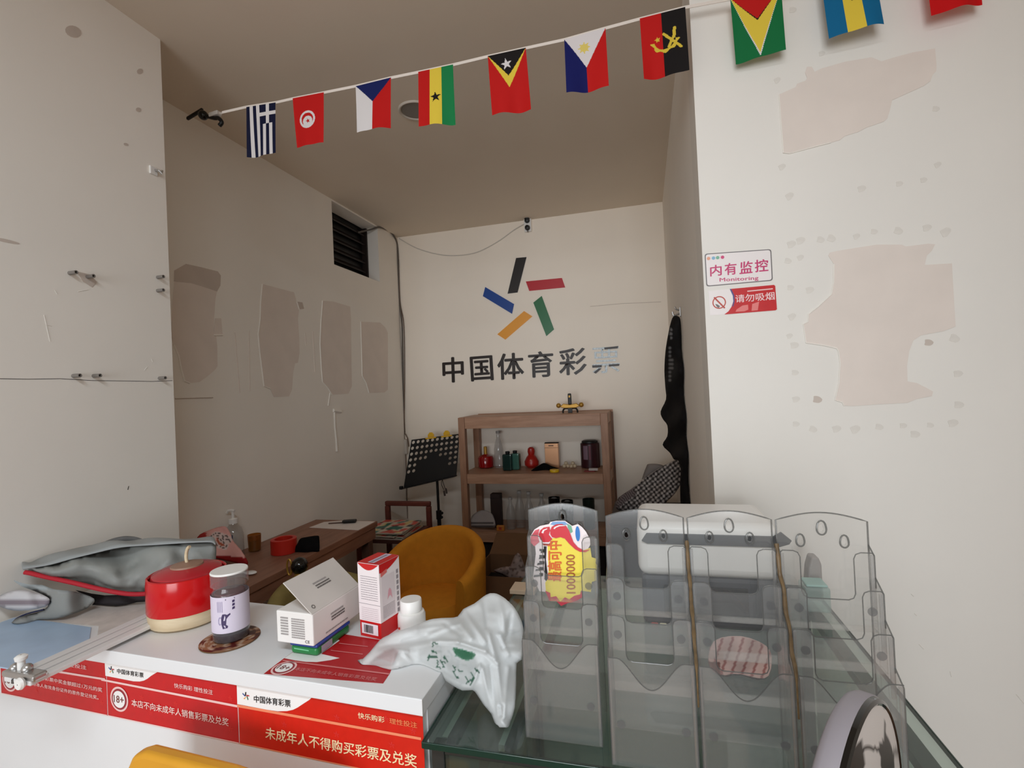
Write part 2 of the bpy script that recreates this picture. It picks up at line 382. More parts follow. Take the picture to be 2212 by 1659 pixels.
# ------------------------------------------------------------------ the room
YB, XL, XR, YJ, XF, YF, ZC = 3.62, -1.843, 0.18, 1.55, -1.54, 1.35, 2.70
fl = S(MB().box((-2.1, -1.7, -0.06), (2.6, 3.8, -0.012)).build('floor', grout))
tm = None
for i in range(8):
    for j in range(9):
        x0, y0 = -2.1 + i * 0.6, -1.7 + j * 0.6
        if tm is None:
            tm = MB().box((x0 + .003, y0 + .003, -0.012), (x0 + .597, y0 + .597, 0.0)).build('tile', floor_m, fl); t0 = tm
        else:
            t = t0.copy(); COL.objects.link(t); t.location = t0.location + Vector((i * .6, j * .6, 0))
ceiling = S(MB().box((-2.1, -1.7, ZC), (2.6, 3.8, ZC + 0.1)).build('ceiling', ceil_m))
S(MB().box((-2.1, YB, 0), (0.5, YB + 0.15, ZC)).build('wall_back', back_paint)); wall_back = bpy.data.objects['wall_back']
wy0, wy1, wz0, wz1 = 2.757, 3.318, 2.288, 2.69
mb = MB(); th = 0.115
mb.box((XL - th, YF - .05, 0), (XL, wy0, ZC)); mb.box((XL - th, wy0, 0), (XL, wy1, wz0)); mb.box((XL - th, wy1, 0), (XL, YB + .02, ZC)); mb.box((XL - th, wy0, wz1), (XL, wy1, ZC))
wall_left = S(mb.build('wall_left', paint))
wall_lf = S(MB().box((-2.05, -1.7, 0), (XF, YF, ZC)).build('wall_front_left', paint))
wall_r = S(MB().box((XR, YJ + 0.14, 0), (XR + 0.16, YB + .02, ZC)).build('wall_right', paint))
wall_f = S(MB().box((XR, YJ, 0), (2.6, YJ + 0.14, ZC)).build('wall_front', front_paint))
S(MB().box((2.45, -1.7, 0), (2.6, YJ, ZC)).build('wall_side', paint))
mb = MB(); mb.box((-2.1, -1.75, 2.6), (2.6, -1.62, ZC)); mb.box((-1.6, -1.75, 0), (-1.48, -1.62, 2.6)); mb.box((0.6, -1.75, 0), (2.6, -1.62, 2.6))
S(mb.build('wall_street', paint))  # unseen wall, its opening sized to steer the daylight inside
# louvred window in the left wall
win = S(MB().box((XL - th - .03, wy0 - .02, wz0 - .03), (XL - th - .012, wy1 + .02, wz1 + .03)).build('window_1', black_m))
lm = M('dark_louvre', (38, 28, 24), 0.5, 0.3)
for k in range(6):
    z = wz0 + 0.03 + k * 0.068
    sl = MB().hexa([(XL - th - .012, wy0 + .01, z), (XL - th + .018, wy0 + .01, z - .03), (XL - th + .018, wy1 - .019, z - .03), (XL - th - .012, wy1 - .019, z),
                    (XL - th - .012, wy0 + .01, z + .01), (XL - th + .022, wy0 + .01, z - .022), (XL - th + .022, wy1 - .019, z - .022), (XL - th - .012, wy1 - .019, z + .01)]).build('slat', lm, win)
MB().box((XL - th - .011, wy1 - .018, wz0 + .001), (XL - th + .030, wy1 - .002, wz1 - .001)).build('louvre_frame', lm, win)
PB = Plane((0, YB, 0), (1, 0, 0), (0, 0, 1))            # back wall, facing the room
PL = Plane((XL, 0, 0), (0, 1, 0), (0, 0, 1))            # recess left wall
PF = Plane((0, YJ, 0), (1, 0, 0), (0, 0, 1))            # wall facing the street
PLF = Plane((XF, 0, 0), (0, 1, 0), (0, 0, 1))
PR = Plane((XR, 0, 0), (0, -1, 0), (0, 0, 1))
def zl(L, ox, oy, k): return [(ox + x / k, oy + y / k) for x, y in L]
def patch(pl, pts, mat, parent, lipidx=None, off=0.0003, thick=0.0009, lipr=0.0035):
    pts = smooth_ring(pts, 1)
    ngon('peeled_patch', pl, pts, mat, parent, off=off, thick=thick)
    if lipidx:
        ring = [pl.hit(*pts[i]) for i in lipidx]
        MB().tube([pl.P(a, b, 0.0018) for a, b in ring], lipr, 6).build('curled_paint_edge', paint, parent, smooth=True)
Z6 = lambda L: zl(L, 340, 400, 2.764)
patch(PL, Z6([(100, 578), (200, 585), (280, 610), (355, 635), (345, 680), (338, 790), (335, 895), (350, 900), (356, 960), (358, 1080), (345, 1100), (300, 1140), (250, 1175), (190, 1182), (160, 1170), (140, 1100), (125, 1020), (95, 950), (82, 900), (90, 700)]), putty, wall_left, range(13, 18))
patch(PL, Z6([(100, 510), (170, 470), (260, 490), (360, 515), (378, 540), (375, 600), (355, 635), (280, 610), (200, 585), (98, 575)]), putty_dark, wall_left)
patch(PL, Z6([(343, 795), (380, 795), (388, 895), (335, 895)]), putty, wall_left, (2, 3))
patch(PL, Z6([(625, 590), (720, 615), (815, 640), (828, 690), (845, 740), (838, 800), (845, 900), (848, 1000), (838, 1060), (820, 1065), (808, 1130), (803, 1220), (785, 1260), (695, 1265), (672, 1215), (635, 1200), (625, 1120), (610, 1000), (600, 890), (612, 800), (615, 700)]), putty, wall_left, (14, 15, 16, 17, 18, 19, 20, 0))
patch(PL, Z6([(830, 695), (865, 700), (875, 738), (845, 742)]), putty_dark, wall_left, (3, 0))
patch(PL, Z6([(985, 690), (1050, 695), (1150, 725), (1155, 800), (1155, 900), (1158, 1100), (1160, 1200), (1140, 1245), (1040, 1250), (1020, 1215), (985, 1175), (978, 1100), (970, 950), (975, 820)]), putty, wall_left, (8, 9, 10, 11, 12, 13, 0))
patch(PL, Z6([(1213, 815), (1330, 820), (1360, 850), (1375, 880), (1375, 1220), (1355, 1238), (1262, 1240), (1245, 1180), (1222, 1140), (1218, 1000)]), putty, wall_left, (6, 7, 8, 9, 0))
def ridge(pl, pts, r, parent, mat=paint):
    MB().tube([pl.P(*pl.hit(*p), 0.001) for p in pts], r, 6).build('plaster_ridge', mat, parent, smooth=True)
ridge(PL, Z6([(1048, 1345), (1092, 1352)]), 0.012, wall_left); ridge(PL, Z6([(1055, 1350), (1058, 1440), (1066, 1520), (1070, 1590)]), [0.007, 0.006, 0.007, 0.009], wall_left)
ridge(PL, Z6([(1030, 1240), (1018, 1318)]), 0.004, wall_left)
ridge(PL, Z6([(105, 1275), (330, 1268)]), 0.0025, wall_left, putty_dark)
for a, b in (((880, 880), (885, 960)), ((926, 875), (940, 1120)), ((460, 880), (490, 1240)), ((545, 870), (550, 1230))): ridge(PL, Z6([a, b]), 0.0022, wall_left, putty)
Z3 = lambda L: zl(L, 1480, 0, 3.022)
patch(PF, Z3([(612, 618), (720, 570), (730, 548), (785, 528), (795, 510), (782, 475), (795, 438), (825, 436), (845, 470), (890, 448), (1040, 405), (1215, 375), (1240, 385), (1280, 402), (1350, 380), (1480, 345), (1630, 318), (1640, 430), (1638, 465), (1615, 490), (1600, 530), (1560, 560), (1450, 610), (1350, 655), (1335, 720), (1318, 775), (1295, 795), (1180, 835), (1130, 862), (1040, 890), (1010, 915), (950, 932), (840, 960), (680, 1003), (640, 1000), (625, 800)]), putty, wall_f, (31, 32, 33, 34, 35, 0), lipr=0.0016)
ZB = lambda L: zl(L, 1640, 350, 2.7654)
patch(PF, ZB([(412, 560), (420, 542), (460, 532), (700, 494), (850, 494), (875, 505), (1010, 488), (1050, 492), (1030, 530), (1000, 560), (988, 615), (1150, 606), (1158, 750), (1172, 982), (1100, 1010), (965, 1035), (920, 1065), (895, 1130), (882, 1220), (885, 1310), (940, 1320), (1000, 1350), (1038, 1372), (1030, 1398), (940, 1415), (885, 1438), (700, 1448), (555, 1458), (505, 1455), (495, 1435), (452, 1422), (475, 1320), (482, 1200), (472, 1130), (460, 1112), (385, 1095), (278, 1080), (262, 970), (290, 955), (292, 910), (350, 865), (430, 790), (443, 720), (445, 610)]), putty, wall_f, tuple(range(28, 44)), lipr=0.0016)
dots = ZB([(135, 30, ), (180, 205), (610, 160), (835, 130), (980, 108), (1065, 18), (365, 463), (580, 445), (830, 410), (1000, 393), (1112, 420), (190, 492), (245, 572), (170, 590), (185, 750), (300, 765), (195, 925), (180, 1040), (208, 1095), (212, 1258), (218, 1418), (345, 1418), (218, 1565), (320, 1595), (460, 1595), (572, 1598), (715, 1582), (858, 1575), (1020, 1572), (928, 1626), (1155, 1560), (1190, 1450), (1185, 1265), (1165, 1052), (1010, 1078), (685, 415), (430, 455), (245, 470)])
dots += Z3([(700, 65), (890, 350), (600, 525), (1635, 710)])
for i, p in enumerate(dots):
    a, b = PF.hit(*p); rr = 0.0075 + 0.004 * random.random(); k = 14; an = random.random() * 3
    ring = [(a + rr * (1 + .25 * math.sin(3 * t + an)) * math.cos(t), b + rr * (1.05 + .2 * math.sin(2 * t + an)) * math.sin(t)) for t in [2 * math.pi * q / k for q in range(k)]]
    ngon('glue_mark', PF, ring, gluem if i not in (21, 34) else putty_dark, wall_f, off=0.0002, thick=0.0005, px=False)
for p, r1, r2 in (((158, 68), .018, .034), ((302, 154), .008, .02), ((299, 237), .008, .014), ((272, 312), .007, .008), ((12, 520), .03, .007)):
    a, b = PLF.hit(*p); ngon('glue_mark', PLF, [(a + r1 * math.cos(t) + .35 * r2 * math.sin(t), b + r2 * .6 * math.sin(t)) for t in [2 * math.pi * q / 14 for q in range(14)]], putty_dark, wall_lf, off=0.0002, thick=0.0005, px=False)
MB().tube([PLF.P(*PLF.hit(*p), 0) for p in ((-20, 817), (0, 818), (60, 819), (130, 818), (200, 822), (330, 824), (372, 822))], 0.0009, 5).build('crack', dark_m, wall_lf)
for q in (((95, 680), (100, 702), (112, 705)), ((100, 703), (108, 738)), ((118, 627), (124, 636)), ((318, 793), (312, 800)), ((327, 775), (330, 782)), ((278, 1050), (276, 1058)), ((168, 630), (190, 626))):
    MB().tube([PLF.P(*PLF.hit(*p), 0) for p in q], 0.0011, 5).build('scuff', gluem if q[0][0] != 278 else dark_m, wall_lf)
for q in (((1968, 1283), (1974, 1288)), ((2195, 1500), (2212, 1520)), ((1975, 1325), (1980, 1330)), ((1985, 1392), (1995, 1402)), ((2052, 1450), (2055, 1462))):
    MB().tube([PF.P(*PF.hit(*p), 0) for p in q], 0.0012, 5).build('scuff', gluem, wall_f)
MB().tube([PB.P(*PB.hit(*p), 0) for p in ((1275, 662), (1340, 656), (1428, 652))], 0.0018, 5).build('panel_seam', putty_dark, wall_back)

# ------------------------------------------------------------------ fittings on walls and ceiling
c = at_z(898, 238, ZC); dl = T('ceiling_downlight', 'round recessed ceiling downlight, switched off, behind the flag string', 'light', (c.x, c.y, ZC - .012))
MB().lathe([(.064, -.002), (.067, -.006), (.072, -.007), (.076, -.003), (.077, 0)], (c.x, c.y, ZC), 32, close=False).build('trim_ring', M('dull_trim', (196, 186, 174), .6), dl, smooth=True)
MB().lathe([(0.0001, -.001), (.062, -.0015)], (c.x, c.y, ZC), 32, close=False).build('lens', grey_pl, dl)
def knobfit(name, label, c, n, up_, k1, k2):
    t = T(name, label, 'socket', c)
    n = Vector(n); up_ = Vector(up_); sd = n.cross(up_)
    MB().obox(Vector(c) + n * .012, sd * .028, up_ * .055, n * .012).build('white_base', white_pl, t, bevel=.006)
    R = Matrix((sd, up_, n)).transposed()
    for d in k1: MB().lathe([(.018, .0), (.02, .012), (.015, .03), (0.001, .034)], Vector(c) + n * .022 + up_ * d, 18, ax=R, close=False).build('black_knob', black_m, t, smooth=True)
    for d in k2: MB().lathe([(.006, .0), (.006, .01), (.001, .012)], Vector(c) + n * .02 + up_ * d, 12, ax=R, close=False).build('pin', grey_pl, t, smooth=True)
    return t
c = at_y(1141, 486, YB); knobfit('wall_cable_box', 'small white cable box with two black knobs high on back wall', c, (0, -1, 0), (0, 0, 1), (.038, .012 + .012, -.03), (-.055,))
fx = T('corner_bracket', 'black corner bracket holding the left end of the flag string', 'bracket', (-1.68, 1.66, 2.66))
fb0 = at_y(439, 249, 1.66); fb1 = at_y(463, 252, 1.66); fb2 = at_y(479, 264, 1.66)
MB().ball(fb0, .019, n=8).build('ball_joint', black_gl, fx, smooth=True)
MB().obox(fb1 + Vector((.004, 0, .008)), (.022, 0, .002), (0, .012, 0), (0, 0, .008)).build('white_clip', white_pl, fx, bevel=.003)
MB().tube(spl([fb0, fb1 + Vector((0, 0, -.006)), fb1 + Vector((.02, 0, -.01)), fb2, fb2 + Vector((-.012, 0, -.012))]), .008, 8).build('hooked_arm', black_m, fx, smooth=True)
MB().obox(fb0 + Vector((-.05, 0.008, .018)), (.04, 0, .012), (0, .006, 0), (0, 0, .006)).build('wall_mount', black_m, fx, bevel=.003)

plug_spots = [((150, 590), 'grey wall plug left of the stained pair on front left wall'), ((188, 598), 'stained grey wall plug with torn plaster around it'),
              ((340, 599), 'upper grey wall plug near the front left wall edge'), ((340, 628), 'lower of the two close wall plugs near the wall edge'),
              ((158, 812), 'leftmost grey wall plug on the crack line'), ((202, 812), 'middle grey wall plug on the crack line'), ((344, 817), 'grey wall plug at the right end of the crack')]
plug0 = None
for (p, lab) in plug_spots:
    a, b = PLF.hit(*p); o = PLF.P(a, b)
    if plug0 is None:
        plug0 = T('wall_plug', lab, 'wall plug', o, 'plastic wall plugs left in the front left wall'); R = Matrix(((0, 0, 1), (1, 0, 0), (0, 1, 0)))
        MB().lathe([(.0055, 0), (.0055, .026), (.0035, .026), (.0035, .01)], o, 14, ax=R, close=False).build('sleeve', grey_pl, plug0, smooth=True)
        MB().lathe([(.001, .02), (.0036, .02)], o, 10, ax=R, close=False).build('hole', black_m, plug0); p0 = o
    else: dup(plug0, o - p0, lab)
a, b = PLF.hit(188, 601); ngon('peeled_patch', PLF, [(a - .028, b + .014), (a + .01, b + .012), (a + .026, b - .006), (a + .012, b - .024), (a - .012, b - .012)], putty_dark, wall_lf, off=.0003, thick=.001, px=False)
o = PLF.P(*PLF.hit(330, 369)); hk = T('adhesive_hook', 'small adhesive hook high on the front left wall', 'hook', o)
MB().obox(o + Vector((.003, 0, 0)), (.003, 0, 0), (0, .014, 0), (0, 0, .014)).build('pad', white_pl, hk, bevel=.003)
MB().tube([o + Vector((.005, .004, .003)), o + Vector((.018, .006, .0)), o + Vector((.022, .012, -.008)), o + Vector((.02, .016, .004))], .004, 8).build('hook_arm', steel, hk, smooth=True)
# cables
def cable(name, label, pts, r, mat, cat='cable'):
    return tag(MB().tube(pts, r, 8).build(name, mat, smooth=True), label, cat)
pa = [Vector((XL - .09, 3.20, 2.63)), at_x(800, 496, XL - .03), at_x(818, 491, XL + .01), at_x(836, 497, XL + .012), at_x(848, 506, XL + .012), at_y(857, 524, YB - .012), at_y(860, 560, YB - .01), at_y(862, 640, YB - .01), at_y(868, 700, YB - .01), at_y(870, 780, YB - .01), at_y(871, 860, YB - .01), at_y(874, 935, YB - .012)]
cable('power_cable', 'grey cable running from the louvred window down the back corner', spl(pa), .0062, M('grey_cable', (96, 88, 80), .6))
pb = [at_y(861, 560, YB - .008), at_y(864, 650, YB - .008), at_y(872, 700, YB - .008), at_y(874, 800, YB - .008), at_y(873, 930, YB - .02), at_y(877, 1000, YB - .03), at_y(880, 1120, YB - .03)]
cable('thin_cord', 'thin brown cord beside the grey cable, reaching the red chair', spl(pb), .0035, M('brown_cord', (104, 84, 70), .7))
pc = [at_y(862, 515, YB - .004), at_y(900, 536, YB - .006), at_y(945, 549, YB - .006), at_y(985, 552, YB - .006), at_y(1030, 545, YB - .006), at_y(1075, 522, YB - .006), at_y(1110, 497, YB - .006), at_y(1132, 484, YB - .01)]
cable('hanging_wire', 'thin white wire sagging across the top of back wall', spl(pc), .0035, M('white_wire', (206, 200, 192), .6), 'wire')
oc = at_y(873, 965, YB - .02); ad = T('plug_adapter', 'white plug adapter hanging on cords left of music stand', 'adapter', oc)
MB().obox(oc, (.03, 0, 0), (0, .018, 0), (0, 0, .06)).build('body', M('off_white_plastic', (196, 188, 178), .5), ad, bevel=.01)
MB().tube(spl([oc + Vector((-.03, 0, -.04)), oc + Vector((-.028, 0, .06)), oc + Vector((0, 0, .11)), oc + Vector((.03, 0, .07)), oc + Vector((.04, 0, .0))]), .004, 6).build('cord_loop', MATS['brown_cord'], ad, smooth=True)
bpy.context.view_layer.update()

# ------------------------------------------------------------------ logo and lettering on the back wall
Z5 = lambda L: zl(L, 900, 440, 3.95)
lg = T('star_logo', 'five-bar star logo in black, red, green, yellow and blue on back wall', 'logo', PB.P(*PB.hit(1130, 645)))
for nm, q, cc in (('black_bar', [(850, 465), (938, 457), (862, 758), (778, 768)], (30, 24, 24)), ('red_bar', [(933, 665), (1240, 635), (1268, 715), (962, 745)], (186, 18, 36)),
                  ('green_bar', [(997, 845), (1068, 788), (1173, 1073), (1108, 1130)], (14, 104, 56)), ('yellow_bar', [(918, 917), (988, 962), (758, 1160), (690, 1115)], (236, 158, 40)),
                  ('blue_bar', [(587, 712), (832, 857), (815, 940), (567, 790)], (10, 66, 146))):
    ngon(nm, PB, Z5(q), M('logo_' + nm, cc, .35, .5), lg, off=0, thick=.006)
lt = T('wall_lettering', 'dark Chinese lettering below the star logo on back wall, last character silvery', 'lettering', PB.P(*PB.hit(1145, 795)))
brown_l = M('dark_brown_letters', (40, 30, 26), .4, .4)
for ch, a, b, c_ in (('中', (228, 1528), (402, 1518), (222, 1318)), ('国', (470, 1515), (655, 1503), (457, 1310)), ('体', (697, 1502), (915, 1490), (690, 1285)),
                     ('育', (962, 1484), (1168, 1472), (954, 1270)), ('彩', (1222, 1465), (1450, 1452), (1215, 1245)), ('票', (1502, 1450), (1735, 1438), (1495, 1232))):
    a, b, c_ = Z5([a, b, c_]); o = text(ch, PB, a, b, c_, foil if ch == '票' else brown_l, lt, 'character', bold=0 if ch == '票' else .022, off=.004)
    md = o.modifiers.new('thick', 'SOLIDIFY'); md.thickness = .004
    if ch == '票': o['label'] = 'silvery foil character with worn face'
for q in ([(1600, 1228), (1722, 1215), (1715, 1235), (1605, 1245)], [(1498, 1380), (1580, 1376), (1580, 1396), (1500, 1400)], [(1640, 1372), (1730, 1366), (1728, 1384), (1640, 1390)], [(1510, 1440), (1555, 1405), (1580, 1405), (1530, 1450)]):
    ngon('dark_remnant', PB, Z5(q), brown_l, lt, off=.0075)

# ------------------------------------------------------------------ flag string
FY = 1.50
FP = Plane((0, FY, 0), (1, 0, 0), (0, 0, 1))
sp = [fb1 + Vector((.028, -.01, .006)), at_y(479, 245, 1.55)] + [FP.P(*FP.hit(*p)) for p in ((480, 243), (533, 231), (598, 221), (633, 213), (700, 200), (770, 186), (845, 168), (904, 156), (979, 140), (1054, 122), (1136, 104), (1219, 86), (1308, 61), (1382, 41), (1480, 16), (1577, -2), (1687, -27), (1772, -47), (1886, -76), (1995, -103), (2108, -133))] + [Vector((2.3, 1.47, 2.52))]
cord = MB()
for i in range(len(sp) - 1):
    a, b = sp[i], sp[i + 1]; cord.obox((a + b) / 2, (b - a) / 2, (0, .0008, 0), (0, 0, .0045))
cord.build('tape', M('white_tape', (226, 216, 206), .7)); tag(bpy.data.objects['tape'], 'white tape strung from left corner bracket towards upper right, carrying the flags', 'flag string')
bpy.data.objects['tape'].name = 'bunting_tape'
R_, W_, K_, B_, Y_, G_ = (196, 26, 24), (226, 222, 222), (26, 22, 22), (24, 34, 92), (232, 204, 70), (26, 128, 72)
def star(x, y, cx, cy, r, rot=0.0):
    dx, dy = x - cx, y - cy; d = math.hypot(dx, dy)
    if d > r: return False
    t = (math.atan2(dx, -dy) + rot) % (2 * math.pi / 5); t = min(t, 2 * math.pi / 5 - t); ri = r * 0.40
    ax, ay = r, 0; bx, by = ri * math.cos(math.pi / 5), ri * math.sin(math.pi / 5); px_, py_ = d * math.cos(t), d * math.sin(t)
    return (bx - ax) * (py_ - ay) - (by - ay) * (px_ - ax) > 0
def tri(u, v, apex, top=0.0): return v > top and v < apex and abs(u - .5) < .5 * (1 - (v - top) / (apex - top))
def f_cross(u, v):
    i = int(u * 9); h = v * 1.72
    if u > 4 / 9 and v < .385:
        if abs(u - 6.5 / 9) < .055 or abs(v - .19) < .034: return W_
        return (18, 22, 52)
    return W_ if i % 2 else (18, 22, 52)
def f_cresc(u, v):
    y = v * 1.55; cx, cy = .45, .74; d = math.hypot(u - cx, y - cy)
    if d > .27: return R_
    if star(u, y, .47, .79, .085, .3): return R_
    if d < .205 and math.hypot(u - cx - .01, y - cy - .06) > .165: return R_
    return W_
def f_tri2(a, l, r, apex):
    def f(u, v):
        if tri(u, v, apex): return a
        return l if u < .5 else r
    return f
def f_star3(u, v):
    if star(u, v * 1.6, .5, .82, .155, .1): return K_
    return R_ if u < .335 else (Y_ if u < .667 else G_)
def f_chev(u, v):
    if star(u, v * 1.55, .47, .3, .15, .15): return W_
    if tri(u, v, .385): return K_
    return Y_ if tri(u, v, .575) else R_
def f_sun(u, v):
    y = v * 1.5; d = math.hypot(u - .47, y - .36); t = math.atan2(u - .47, y - .36)
    if d < .10 + .05 * max(0, math.cos(8 * t)): return (228, 206, 110)
    if tri(u, v, .58): return (226, 220, 220)
    return (20, 26, 92) if u < .5 else R_
def f_gear(u, v):
    y = v * 1.5; d = math.hypot(u - .52, y - .62); t = math.degrees(math.atan2(y - .62, u - .52))
    yl = (222, 194, 66)
    if .24 < d < .31 + .02 * math.sin(9 * math.radians(t)) and 10 < t < 170: return yl
    if segd(u, y, (.50, .50), (.86, .90)) < .03 or segd(u, y, (.72, .48), (.64, .80)) < .0: return yl
    if segd(u, y, (.74, .42), (.72, .62)) < .035 or segd(u, y, (.70, .64), (.60, .82)) < .03: return yl
    if star(u, y, .36, .60, .075, .2): return yl
    return R_ if u < .47 else K_
def f_arrow(u, v):
    def t2(ap): return v < ap and abs(u - .5) < .5 * (1 - v / ap)
    if t2(.40): return R_
    if t2(.425): return K_
    if t2(.93): return Y_
    return W_ if t2(.985) else (20, 112, 62)
def f_bands(u, v):
    if abs(u - .5) < .42 * (1 - v / .52) and v < .52: return K_
    return Y_ if .335 < u < .66 else (16, 104, 150)
flags = [('blue and white striped flag with white cross, leftmost on the string', [(533, 232), (596, 222), (599, 332), (534, 340)], f_cross),
         ('red flag with white disc, crescent and small star, second from left', [(633, 213), (700, 200), (698, 307), (634, 314)], f_cresc),
         ('white and red flag with dark blue triangle at its top edge', [(769, 187), (845, 168), (846, 279), (774, 289)], f_tri2(B_, W_, R_, .42)),
         ('red, yellow and green flag with one black star', [(904, 156), (979, 140), (982, 267), (905, 274)], f_star3),
         ('red flag with black and yellow triangles and white star', [(1054, 122), (1136, 104), (1146, 233), (1062, 247)], f_chev),
         ('blue and red flag with white triangle and yellow sun', [(1219, 86), (1308, 61), (1316, 192), (1226, 209)], f_sun),
         ('red and black flag with yellow half gear and blade', [(1382, 41), (1480, 16), (1489, 154), (1391, 173)], f_gear),
         ('green flag with yellow and red triangles, cut by the frame top', [(1577, -2), (1687, -27), (1698, 107), (1592, 131)], f_arrow),
         ('blue, yellow and blue flag with black triangle tip', [(1772, -47), (1886, -76), (1906, 58), (1789, 87)], f_bands),
         ('plain red flag at far right of the string', [(1995, -103), (2108, -133), (2128, 4), (2011, 35)], lambda u, v: (206, 16, 20))]
for k, (lab, q, fn) in enumerate(flags):
    q = [FP.P(*FP.hit(*p)) for p in q]; nu, nv = 72, 112; vs = []; fs = []; cols = []
    for j in range(nv + 1):
        for i in range(nu + 1):
            u, v = i / nu, j / nv
            p = (q[0] * (1 - u) + q[1] * u) * (1 - v) + (q[3] * (1 - u) + q[2] * u) * v
            p.y += v * .008 * math.sin(5.0 * u + k) + .012 * v * (math.sin(k * 2.1)) - .002 + .004 * v * v * math.sin(9 * u + 2 * k)
            vs.append(p)
    for j in range(nv):
        for i in range(nu):
            a = j * (nu + 1) + i; fs.append((a, a + nu + 1, a + nu + 2, a + 1)); cc = fn((i + .5) / nu, (j + .5) / nv); cols += [(*C3(*cc), 1.0)] * 4
    o = MB().add(vs, fs).build('flag', flag_m); o.data.shade_smooth(); paint_mesh(o.data, cols, 'CORNER'); tag(o, lab, 'flag', 'flags hanging on the white tape')

# ------------------------------------------------------------------ stickers on the right wall
ZS = lambda L: zl(L, 1480, 470, 6.637)
def rrect(pts, r, n=4):   # rounded quad given in plane coordinates
    out = []; k = len(pts)
    for i in range(k):
        p, a, b = Vector(pts[i]), Vector(pts[i - 1]), Vector(pts[(i + 1) % k]); da, db = (a - p).normalized(), (b - p).normalized()
        s, e = p + da * r, p + db * r
        for j in range(n + 1):
            t = j / n; out.append(tuple(s * (1 - t) ** 2 + p * 2 * t * (1 - t) + e * t * t))
    return out
def disc(name, pl, c, r, mat, parent, off, px=True, n=28, ry=None):
    a, b = pl.hit(*c) if px else c
    return ngon(name, pl, [(a + r * math.cos(t), b + (ry or r) * math.sin(t)) for t in [2 * math.pi * q / n for q in range(n)]], mat, parent, off, px=False)
s1 = T('monitoring_sticker', 'white rounded sticker reading Monitoring in pink beside wall edge', 'sticker', PF.P(*PF.hit(1597, 580)))
q = [PF.hit(*p) for p in ZS([(278, 520), (1234, 452), (1257, 905), (303, 990)])]
ngon('dark_border', PF, rrect(q, .008), M('sticker_border', (110, 104, 104), .4), s1, off=.0004, thick=.0004, px=False)
cx, cy = sum(a for a, b in q) / 4, sum(b for a, b in q) / 4
ngon('white_face', PF, rrect([(cx + (a - cx) * .968, cy + (b - cy) * .945) for a, b in q], .007), M('sticker_white', (236, 228, 226), .35), s1, off=.001, px=False)
pinkm = M('magenta_print', (196, 40, 104), .4)
for ch, a, b, c_ in (('内', (362, 845), (522, 828), (358, 690)), ('有', (572, 828), (738, 812), (565, 662)), ('监', (780, 810), (962, 792), (785, 640)), ('控', (1003, 785), (1190, 768), (998, 612))):
    text(ch, PF, *ZS([a, b, c_]), pinkm, s1, 'character', bold=.022, off=.0014)
text('Monitoring', PF, *ZS([(495, 936), (1050, 908), (493, 868)]), pinkm, s1, 'lettering', bold=.02, off=.0014)
for (p, cc) in (((335, 588), (232, 160, 128)), ((405, 582), (130, 176, 206)), ((465, 576), (120, 178, 150)), ((535, 570), (206, 62, 116))):
    disc('coloured_dot', PF, ZS([p])[0], .0048, M('dot_%d' % cc[0], cc, .4), s1, .0014)
s2 = T('no_smoking_sticker', 'white and red no smoking sticker below the monitoring sticker', 'sticker', PF.P(*PF.hit(1605, 650)))
ngon('white_half', PF, ZS([(335, 1052), (660, 1024), (705, 1190), (600, 1388), (360, 1402)]), MATS['sticker_white'], s2, off=.0004, thick=.0003)
ngon('red_half', PF, ZS([(640, 1025), (1270, 966), (1290, 980), (1315, 1315), (1295, 1330), (560, 1390), (620, 1345), (665, 1280), (690, 1200), (684, 1120)]), red_print, s2, off=.001, thick=.0003)
ngon('blue_edge', PF, ZS([(638, 1024), (660, 1024), (705, 1120), (708, 1205), (690, 1275), (675, 1275), (690, 1200), (682, 1120)]), M('blue_edge_print', (70, 66, 130), .4), s2, off=.0016)
sc_ = PF.hit(*ZS([(487, 1218)])[0]); rdm = M('sign_red', (186, 60, 44), .4)
ring = MB()
for kk in range(36):
    t, t2 = 2 * math.pi * kk / 36, 2 * math.pi * (kk + 1) / 36
    ring.add([PF.P(sc_[0] + r * math.cos(tt), sc_[1] + r * math.sin(tt), .0012) for r, tt in ((.0152, t), (.0182, t), (.0182, t2), (.0152, t2))], [(0, 1, 2, 3)])
ring.build('prohibition_ring', rdm, s2)
ngon('slash', PF, ZS([(405, 1150), (422, 1138), (575, 1292), (560, 1306)]), rdm, s2, off=.0018)
ngon('cigarette_icon', PF, ZS([(430, 1240), (460, 1245), (500, 1270), (480, 1296), (455, 1280)]), grey_print, s2, off=.0013)
text('请勿吸烟', PF, *ZS([(722, 1222), (1282, 1178), (716, 1112)]), M('pinkish_white_print', (240, 206, 206), .4), s2, 'lettering', bold=.014, off=.0018)
ngon('small_print', PF, ZS([(890, 1050), (1255, 1014), (1256, 1030), (890, 1066)]), pink_print, s2, off=.0015)
ngon('painted_reflection', PF, ZS([(820, 1262), (900, 1250), (905, 1320), (850, 1345), (720, 1352), (735, 1320)]), M('reflection_red', (226, 120, 116), .4), s2, off=.0015)  # pale pieces painted on as reflections in the red vinyl
ngon('painted_reflection', PF, ZS([(960, 1240), (1060, 1205), (1040, 1330), (950, 1338)]), MATS['reflection_red'], s2, off=.0015)

